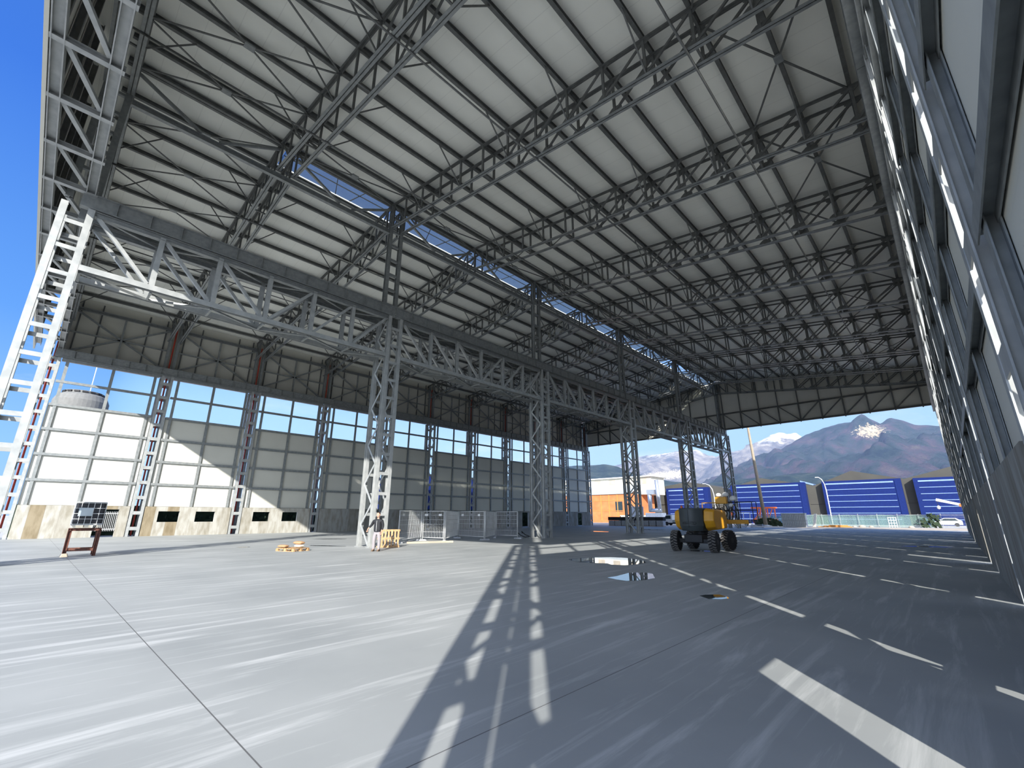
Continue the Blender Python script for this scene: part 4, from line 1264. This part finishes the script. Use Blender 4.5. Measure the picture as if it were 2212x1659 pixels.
for i, (x, s_) in enumerate(((-11.6, .5), (-10.4, .35), (-5.4, .4), (-12.6, .3))):
    mb = MB().lathe([(s_, 0), (s_ * .9, s_ * .3), (s_ * .5, s_ * .6), (.02, s_ * .7)], (x, 95.8, 0), 'Z', 9)
    tag(mb.build('rubble_heap', M['dirt'], smooth=True), ['large', 'middling', 'lone', 'small'][i] + ' pale heap of site rubble before the yard fence', 'heap', 'rubble heaps')
# car
t = thing('car', 'silver hatchback parked beyond the yard fence by the shaded wall', 'car', (-1.5, 117.0, -0.06), 0)
MB().poly_extrude([(-1.9, 0, .3), (-1.95, 0, .75), (-1.2, 0, 1.0), (-0.3, 0, 1.5), (1.3, 0, 1.5), (2.1, 0, .95), (2.1, 0, .3)], [(-1.9, 1.7, .3), (-1.95, 1.7, .75), (-1.2, 1.7, 1.0), (-0.3, 1.7, 1.5), (1.3, 1.7, 1.5), (2.1, 1.7, .95), (2.1, 1.7, .3)]).build('body', M['white'], t, bevel=.08)
MB().poly_extrude([(-0.95, -.02, 1.02), (-0.25, -.02, 1.4), (1.2, -.02, 1.4), (1.6, -.02, 1.02)], [(-0.95, .0, 1.02), (-0.25, .0, 1.4), (1.2, .0, 1.4), (1.6, .0, 1.02)]).build('window', M['glass'], t)
for x in (-1.2, 1.3):
    MB().lathe([(0.18, -.1), (0.33, -.1), (0.33, .1), (0.18, .1)], (x, 0.02, .33), 'Y', 16).build('wheel', M['black'], t)
# crane arm
t = thing('crane_jib', 'white and orange truck crane jib reaching out past the shaded wall', 'crane', (2.6, 96.0, 0))
MB().box(0.2, 3.4, -.8, .8, 0.3, 1.4).build('truck_body', M['orangeplastic'], t, bevel=.05)
MB().beam((1.8, 0, 1.3), (1.8, 0, 3.1), rectp(.5, .5)).build('slew_column', M['orangeplastic'], t)
MB().beam((1.9, 0, 2.75), (-2.0, 0, 3.35), rectp(.3, .42)).build('outer_boom', M['orangeplastic'], t)
MB().beam((-1.5, 0, 3.3), (-3.7, 0, 3.95), rectp(.24, .34)).build('inner_boom', M['white'], t)
MB().tube([(-4.4, 0, 4.15), (-3.7, 0, 3.95)], .22, 8).build('boom_head', M['white'], t)
MB().tube([(-4.35, 0, 4.1), (-4.3, 0, 3.2)], .03, 5).build('rope', M['black'], t)
MB().lathe([(.06, 0), (.2, .1), (.22, .35), (.08, .55)], (-4.3, 0, 2.75), 'Z', 10).build('hook_block', M['white'], t)
for x in (0.8, 2.8):
    MB().lathe([(0.25, -.15), (0.5, -.15), (0.5, .15), (0.25, .15)], (x, -.75, .5), 'Y', 16).build('wheel', M['black'], t)
# street lamps
for (x, z, lab, bend) in ((-40.0, 9.2, 'curved white street lamp between the first two blue doors', -1.7), (-17.9, 9.4, 'curved white street lamp in front of the third blue door', -.9)):
    t = thing('street_lamp', lab, 'lamp', (x, 110, -.06), 0, 'street lamps')
    MB().tube([(0, 0, 0), (0, 0, z * .72), (bend * .12, 0, z * .85), (bend * .45, 0, z * .95), (bend, 0, z)], [.11, .09, .08, .07, .05], 8).build('pole', M['white'], t, smooth=True)
    MB().cbox((bend - .3, 0, z), (.6, .22, .12)).build('lamp_head', M['white'], t, bevel=.03)
# hangar with blue doors -------------------------------------------------
DY = 130.0
doors = [(-59.6, -48.6, 9.2), (-41.6, -25.6, 9.4), (-21.0, -7.7, 9.35), (-4.7, 9.0, 9.25)]
peaks = [(-76.0, 8.0), (-54.5, 11.3), (-43.5, 8.9), (-35.0, 11.3), (-23.4, 8.9), (-15.7, 11.9), (-6.6, 9.6), (3.0, 12.2), (14, 9.6), (24, 12)]
t = thing('hangar', 'long taupe hangar with low gables and blue sliding doors beyond the yard', 'building', (0, DY, -.06))
mb = MB(); n = len(peaks)
fr = [(peaks[0][0], 0, 0)] + [(x, 0, z) for x, z in peaks] + [(peaks[-1][0], 0, 0)]
fr.reverse()
mb.poly_extrude(fr, [(x, 40, z) for x, y, z in fr])
mb.build('cladding', M['taupe'], t)
for i, (a, b, h) in enumerate(doors):
    d = MB().poly_extrude([(a - .5, -.0, 0), (b + .5, -.0, 0), (b + .5, -.0, h + .3), (a - .5, -.0, h + .3)], [(a - .5, -1.9, 0), (b + .5, -1.9, 0), (b + .5, -1.9, h + .3), (a - .5, -1.9, h + .3)]).build('door', M['blue'], t)
    for q in range(7):
        zz = h - .35 - q * (h - .2) / 7.0
        MB().box(a + .25, b - .75, -1.96, -1.9, zz - (.14 if q == 0 else .055), zz + (.14 if q == 0 else .055)).build('door_rail', M['bluelt'], d)
    MB().box(b - .55, b - .1, -1.98, -1.9, 0, h).build('door_jamb', M['blue'], d)
MB().box(-76, -60.5, -.12, 0, 4.95, 5.1).build('trim_strip', M['darkmetal'], t)
for (a, b) in ((-47.9, -42.3), (-24.8, -21.7), (-7.0, -5.4)):
    MB().box(a, b, -.06, 0, 4.5, 4.56).build('trim_strip', M['darkmetal'], t)
MB().poly_extrude([(-44.3, -.1, 9.0), (-42.2, -.1, 8.6), (-42.0, -.1, 8.8), (-44.6, -.1, 9.35)], [(-44.3, 8, 9.0), (-42.2, 8, 8.6), (-42.0, 8, 8.8), (-44.6, 8, 9.35)]).build('valley_skylight', M['bluelt'], t)
MB().poly_extrude([(-26.2, -.1, 9.9), (-23.6, -.1, 8.95), (-23.4, -.1, 9.15), (-26.2, -.1, 10.2)], [(-26.2, 8, 9.9), (-23.6, 8, 8.95), (-23.4, 8, 9.15), (-26.2, 8, 10.2)]).build('valley_skylight', M['bluelt'], t)
# brick works -------------------------------------------------------------
t = thing('brick_building', 'terracotta brick works with a grey sheet roof and pale clerestory', 'building', (0, 112, -.06))
MB().box(-100, -63.0, 0, 14, 0, 7.6).build('brick_wall', M['orange'], t)
for x in (-72.2, -69.6, -66.9, -64.6):
    MB().box(x - .12, x + .12, -.08, 0, 0.5, 7.6).build('pilaster', M['timber'], t)
for z in (3.2, 5.9):
    MB().box(-100, -63, -.06, 0, z - .06, z + .06).build('band', M['timber'], t)
MB().box(-67.6, -65.4, -.05, 0, 3.0, 5.6).build('window', M['glass'], t)
MB().poly_extrude([(-100, -.3, 7.6), (-62.6, -.3, 7.6), (-62.6, 6, 10.1), (-100, 6, 10.1)], [(-100, -.3, 7.75), (-62.6, -.3, 7.75), (-62.6, 6, 10.25), (-100, 6, 10.25)]).build('sheet_roof', M['greyroof'], t)
MB().box(-100, -59.5, 6, 14, 7.6, 12.4).build('clerestory', M['cream'], t)
MB().box(-101, -58.5, 5.2, 15, 12.4, 12.65).build('clerestory_roof', M['white'], t)
for i in range(8):
    MB().box(-98 + i * 5, -95.8 + i * 5, 5.95, 6, 10.5, 12.0).build('clerestory_panel', M['dirt'], t)
# silver ducts -------------------------------------------------------------
t = thing('exhaust_duct', 'silver exhaust ducts with a tall stack in front of the hangar end', 'duct', (0, 101, 0))
MB().tube([(-51.6, 0, 3.1), (-51.6, 0, 7.2)], .48, 14).build('short_stack', M['duct'], t, smooth=True)
MB().box(-52.1, -50.2, -.5, .5, 6.6, 7.7).build('elbow_box', M['duct'], t)
MB().tube([(-49.3, 0, 3.1), (-49.6, 0, 9.9)], .45, 14).build('tall_stack', M['duct'], t, smooth=True)
MB().tube([(-51.9, 0, 3.0), (-48.9, 0, 3.0)], .42, 14).build('header', M['duct'], t, smooth=True)
MB().box(-52.6, -48.6, -.8, 1.5, 0, 2.4).build('fan_housing', M['white'], t, bevel=.05)
MB().box(-56.2, -54.2, -.8, 1.5, 0, 3.9).build('filter_unit', M['duct'], t, bevel=.05)
o = MB().box(-64, -42.5, 108, 109, -.05, 1.9).build('low_wall', M['cream']); tag(o, 'pale low yard wall under the silver ducts', 'wall', kind='structure')
# palm bush
mb = MB(); random.seed(21)
for i in range(90):
    a = random.uniform(0, 2 * pi); e = random.uniform(0.2, 1.3); L = random.uniform(.8, 1.7)
    d = Vector((cos(a) * cos(e), sin(a) * cos(e), sin(e)))
    p = Vector((-60.5 + random.uniform(-.9, .9), 104 + random.uniform(-.5, .5), .5)); w = d.cross(Vector((0, 0, 1))).normalized() * .09
    q = p + d * L * .6; r = p + d * L + Vector((0, 0, -.35))
    mb.quad(p - w, p + w, q + w * 1.4, q - w * 1.4); mb.quad(q - w * 1.4, q + w * 1.4, r + w * .2, r - w * .2)
t = thing('palm_bush', 'spiky green palm bush in front of the brick works', 'bush', (0, 0, 0))
mb.build('fronds', M['green'], t)
MB().tube([(-60.5, 104, -.05), (-60.5, 104, .9)], .25, 8).build('trunk', M['dirt'], t)
# round water tower left outside
t = thing('water_tower', 'grey round concrete water tower seen over the sunlit side wall', 'tower', (-80, 1.85, -.06))
MB().lathe([(0.9, 0), (0.9, 11.5), (2.5, 13.2), (2.75, 14.0), (2.75, 15.9), (2.45, 16.6), (1.95, 16.9), (1.95, 17.2), (0.1, 17.3)], (0, 0, 0), 'Z', 40).build('tank_body', M['tank'], t, smooth=False)
mb = MB()
for i in range(16):
    a = 2 * pi * i / 16
    mb.beam((cos(a - .13) * 2.02, sin(a - .13) * 2.02, 17.02), (cos(a + .13) * 2.02, sin(a + .13) * 2.02, 17.02), rectp(.16, .2))
mb.build('vent_slots', M['black'], t)
MB().tube([(0.4, .5, 17.2), (.4, .5, 23)], .05, 6).build('antenna', M['white'], t)
# buildings outside the sunlit wall, seen through the columns
o = MB().box(-95, -70, 48, 62, -.05, 9).build('blue_warehouse', M['blue']); tag(o, 'blue warehouse glimpsed through the sunlit wall columns', 'building')

# ------------------------------------------------------------------ mountains
from mathutils import noise as mnoise
CA = [(-7600, 900), (-6200, 1020), (-5242, 1124), (-5062, 1182), (-4887, 1229), (-4662, 1260), (-4392, 1265), (-4081, 1276), (-3929, 1290), (-3734, 1291), (-3591, 1286), (-3498, 1286), (-3412, 1232), (-3286, 1148), (-3131, 1116), (-3026, 1125), (-2869, 1154), (-2681, 1198), (-2553, 1245), (-2426, 1301), (-2262, 1359), (-2140, 1413), (-2023, 1441), (-1950, 1440), (-1883, 1398), (-1796, 1404), (-1739, 1405), (-1668, 1323), (-1488, 1255), (-1241, 1165), (-945, 1081), (600, 900)]
CB = [(-2700, 120), (-1883, 375), (-1778, 420), (-1573, 516), (-1510, 565), (-1402, 591), (-1301, 616), (-1138, 676), (-964, 765), (-871, 801), (-761, 833), (-684, 845), (-641, 857), (-590, 859), (-536, 860), (-483, 879), (-444, 882), (-408, 873), (-370, 841), (-337, 819), (-280, 845), (-250, 851), (-207, 839), (-159, 807), (-105, 770), (34, 745), (181, 708), (332, 665), (501, 615), (1500, 560)]
CC = [(-4200, 330), (-3000, 430), (-2680, 448), (-2463, 449), (-2245, 437), (-2163, 439), (-2094, 430), (-2026, 413), (-1961, 389), (-1890, 354), (-1736, 307), (-1546, 261), (-1300, 232), (-1040, 252), (-863, 258), (-698, 272), (-498, 266), (-280, 225), (-82, 204), (100, 204), (287, 216), (1200, 260)]
def lerp(pts, x):
    for (a, za), (b, zb) in zip(pts[:-1], pts[1:]):
        if a <= x <= b:
            return za + (zb - za) * (x - a) / (b - a)
    return pts[0][1] if x < pts[0][0] else pts[-1][1]
def mountain(name, crest, D, front, m, label, nx, ny, amp, fs):
    x0, x1 = crest[0][0], crest[-1][0]
    mb = MB()
    for j in range(ny + 1):
        v = j / ny
        for i in range(nx + 1):
            x = x0 + (x1 - x0) * i / nx
            y = D - front * (1 - v) if v <= 1 else D
            H = lerp(crest, x)
            n = mnoise.fractal(Vector((x / fs, y / fs, 3.3)), 0.9, 2.1, 6)
            r = abs(mnoise.noise(Vector((x / (fs * .7) + .5 * n, y / (fs * 2.2), 9.1))))
            z = H * (v ** 0.9) + (amp * n - amp * 1.1 * r) * min(1, (1 - v) * 3.2) * (0.35 + .65 * v)
            if v == 1: z = H + mnoise.noise(Vector((x / 60.0, 1.0, 2.0))) * amp * .05
            mb.v.append((x, y, max(z, -30)))
    for j in range(ny):
        for i in range(nx):
            a = j * (nx + 1) + i
            mb.f.append((a, a + 1, a + nx + 2, a + nx + 1))
    # back slope
    o = len(mb.v)
    for i in range(nx + 1):
        x = x0 + (x1 - x0) * i / nx
        mb.v.append((x, D + front * .8, -30))
    for i in range(nx):
        a = ny * (nx + 1) + i
        mb.f.append((a, a + 1, o + i + 1, o + i))
    ob = mb.build(name, m, smooth=True)
    return tag(ob, label, None, None, 'structure')
def mount_mat(name, cols, snow_z=None, patch=None, fs=0.004):
    m, n, l, b = new_mat(name)
    b.inputs['Roughness'].default_value = 1.0
    b.inputs['Specular IOR Level'].default_value = 0.0
    tc = n.new('ShaderNodeTexCoord')
    nz = n.new('ShaderNodeTexNoise'); nz.inputs['Scale'].default_value = fs; nz.inputs['Detail'].default_value = 12; nz.inputs['Roughness'].default_value = .62
    l.new(tc.outputs['Object'], nz.inputs['Vector'])
    rp = n.new('ShaderNodeValToRGB')
    els = rp.color_ramp.elements
    els[0].position = cols[0][0]; els[0].color = (*cols[0][1], 1)
    els[1].position = cols[-1][0]; els[1].color = (*cols[-1][1], 1)
    for p, c in cols[1:-1]:
        e = els.new(p); e.color = (*c, 1)
    l.new(nz.outputs['Fac'], rp.inputs['Fac'])
    prev = rp.outputs['Color']
    sp = n.new('ShaderNodeSeparateXYZ'); l.new(tc.outputs['Object'], sp.inputs[0])
    if snow_z:
        z0, z1, colr = snow_z
        n2 = n.new('ShaderNodeTexNoise'); n2.inputs['Scale'].default_value = .006; n2.inputs['Detail'].default_value = 10; n2.inputs['Roughness'].default_value = .7
        l.new(tc.outputs['Object'], n2.inputs['Vector'])
        ml = n.new('ShaderNodeMath'); ml.operation = 'MULTIPLY_ADD'; ml.inputs[1].default_value = 900; l.new(n2.outputs['Fac'], ml.inputs[0]); l.new(sp.outputs['Z'], ml.inputs[2])
        mr = n.new('ShaderNodeMapRange'); mr.inputs[1].default_value = z0 + 450; mr.inputs[2].default_value = z1 + 450
        l.new(ml.outputs[0], mr.inputs[0])
        mx = n.new('ShaderNodeMixRGB'); mx.inputs['Color2'].default_value = (*colr, 1)
        l.new(mr.outputs[0], mx.inputs['Fac']); l.new(prev, mx.inputs['Color1']); prev = mx.outputs[0]
    for (cx, cz, rx, rz, colr, th) in (patch or []):
        # quarried marble scar: noise inside an ellipse in x,z
        dx = n.new('ShaderNodeMath'); dx.operation = 'SUBTRACT'; dx.inputs[1].default_value = cx; l.new(sp.outputs['X'], dx.inputs[0])
        dx2 = n.new('ShaderNodeMath'); dx2.operation = 'DIVIDE'; dx2.inputs[1].default_value = rx; l.new(dx.outputs[0], dx2.inputs[0])
        dz = n.new('ShaderNodeMath'); dz.operation = 'SUBTRACT'; dz.inputs[1].default_value = cz; l.new(sp.outputs['Z'], dz.inputs[0])
        dz2 = n.new('ShaderNodeMath'); dz2.operation = 'DIVIDE'; dz2.inputs[1].default_value = rz; l.new(dz.outputs[0], dz2.inputs[0])
        p1 = n.new('ShaderNodeMath'); p1.operation = 'MULTIPLY'; l.new(dx2.outputs[0], p1.inputs[0]); l.new(dx2.outputs[0], p1.inputs[1])
        p2 = n.new('ShaderNodeMath'); p2.operation = 'MULTIPLY_ADD'; l.new(dz2.outputs[0], p2.inputs[0]); l.new(dz2.outputs[0], p2.inputs[1]); l.new(p1.outputs[0], p2.inputs[2])
        n3 = n.new('ShaderNodeTexNoise'); n3.inputs['Scale'].default_value = .045; n3.inputs['Detail'].default_value = 8; n3.inputs['Roughness'].default_value = .75
        l.new(tc.outputs['Object'], n3.inputs['Vector'])
        sb = n.new('ShaderNodeMath'); sb.operation = 'MULTIPLY_ADD'; sb.inputs[1].default_value = -.28; l.new(p2.outputs[0], sb.inputs[0]); l.new(n3.outputs['Fac'], sb.inputs[2])
        mr = n.new('ShaderNodeMapRange'); mr.inputs[1].default_value = th; mr.inputs[2].default_value = th + .06
        l.new(sb.outputs[0], mr.inputs[0])
        mx = n.new('ShaderNodeMixRGB'); mx.inputs['Color2'].default_value = (*colr, 1)
        l.new(mr.outputs[0], mx.inputs['Fac']); l.new(prev, mx.inputs['Color1']); prev = mx.outputs[0]
    l.new(prev, b.inputs['Base Color'])
    n4 = n.new('ShaderNodeTexNoise'); n4.inputs['Scale'].default_value = fs * 3; n4.inputs['Detail'].default_value = 10; n4.inputs['Roughness'].default_value = .7
    l.new(tc.outputs['Object'], n4.inputs['Vector'])
    bp = n.new('ShaderNodeBump'); bp.inputs['Strength'].default_value = 1.0; bp.inputs['Distance'].default_value = 60.0
    l.new(n4.outputs['Fac'], bp.inputs['Height']); l.new(bp.outputs[0], b.inputs['Normal'])
    return m
MA = mount_mat('snowy_rock', [(0.36, (.06, .065, .08)), (.5, (.16, .15, .17)), (.64, (.34, .33, .33))], (1190, 1400, (.85, .88, .92)), [(-3500, 700, 500, 150, (.75, .70, .62), .40), (-4300, 640, 420, 110, (.72, .66, .6), .42)])
MBm = mount_mat('winter_wood', [(0.34, (.008, .020, .026)), (.44, (.026, .048, .046)), (.52, (.050, .060, .070)), (.60, (.085, .062, .085)), (.70, (.125, .11, .10))], None, [(-385, 690, 170, 100, (.62, .54, .42), .40)], .006)
MC = mount_mat('green_hill', [(0.35, (.010, .026, .018)), (.5, (.030, .058, .038)), (.64, (.085, .11, .075))], None, None, .012)
mountain('mountain_snowy', CA, 9000, 3200, MA, 'distant snowy mountain range with pale marble quarries', 260, 60, 330, 900)
mountain('mountain_wooded', CB, 5200, 2300, MBm, 'large double-peaked wooded mountain with a marble scar', 240, 70, 230, 420)
mountain('foothills', CC, 3400, 1500, MC, 'dark green foothills below the mountains', 260, 40, 70, 300)
# thin valley haze
m, n, l, b = new_mat('valley_haze')
n.remove(b)
vs = n.new('ShaderNodeVolumeScatter'); vs.inputs['Color'].default_value = (.42, .58, 1.0, 1); vs.inputs['Density'].default_value = 7.5e-5; vs.inputs['Anisotropy'].default_value = 0.0
l.new(vs.outputs[0], n['Material Output'].inputs['Volume'])
hz = MB().box(-9000, 3000, 420, 9800, -20, 1900).build('haze', m)
tag(hz, 'thin blue haze over the valley in front of the mountains', 'haze', kind='stuff')
# sprinkling of village houses on the foothills
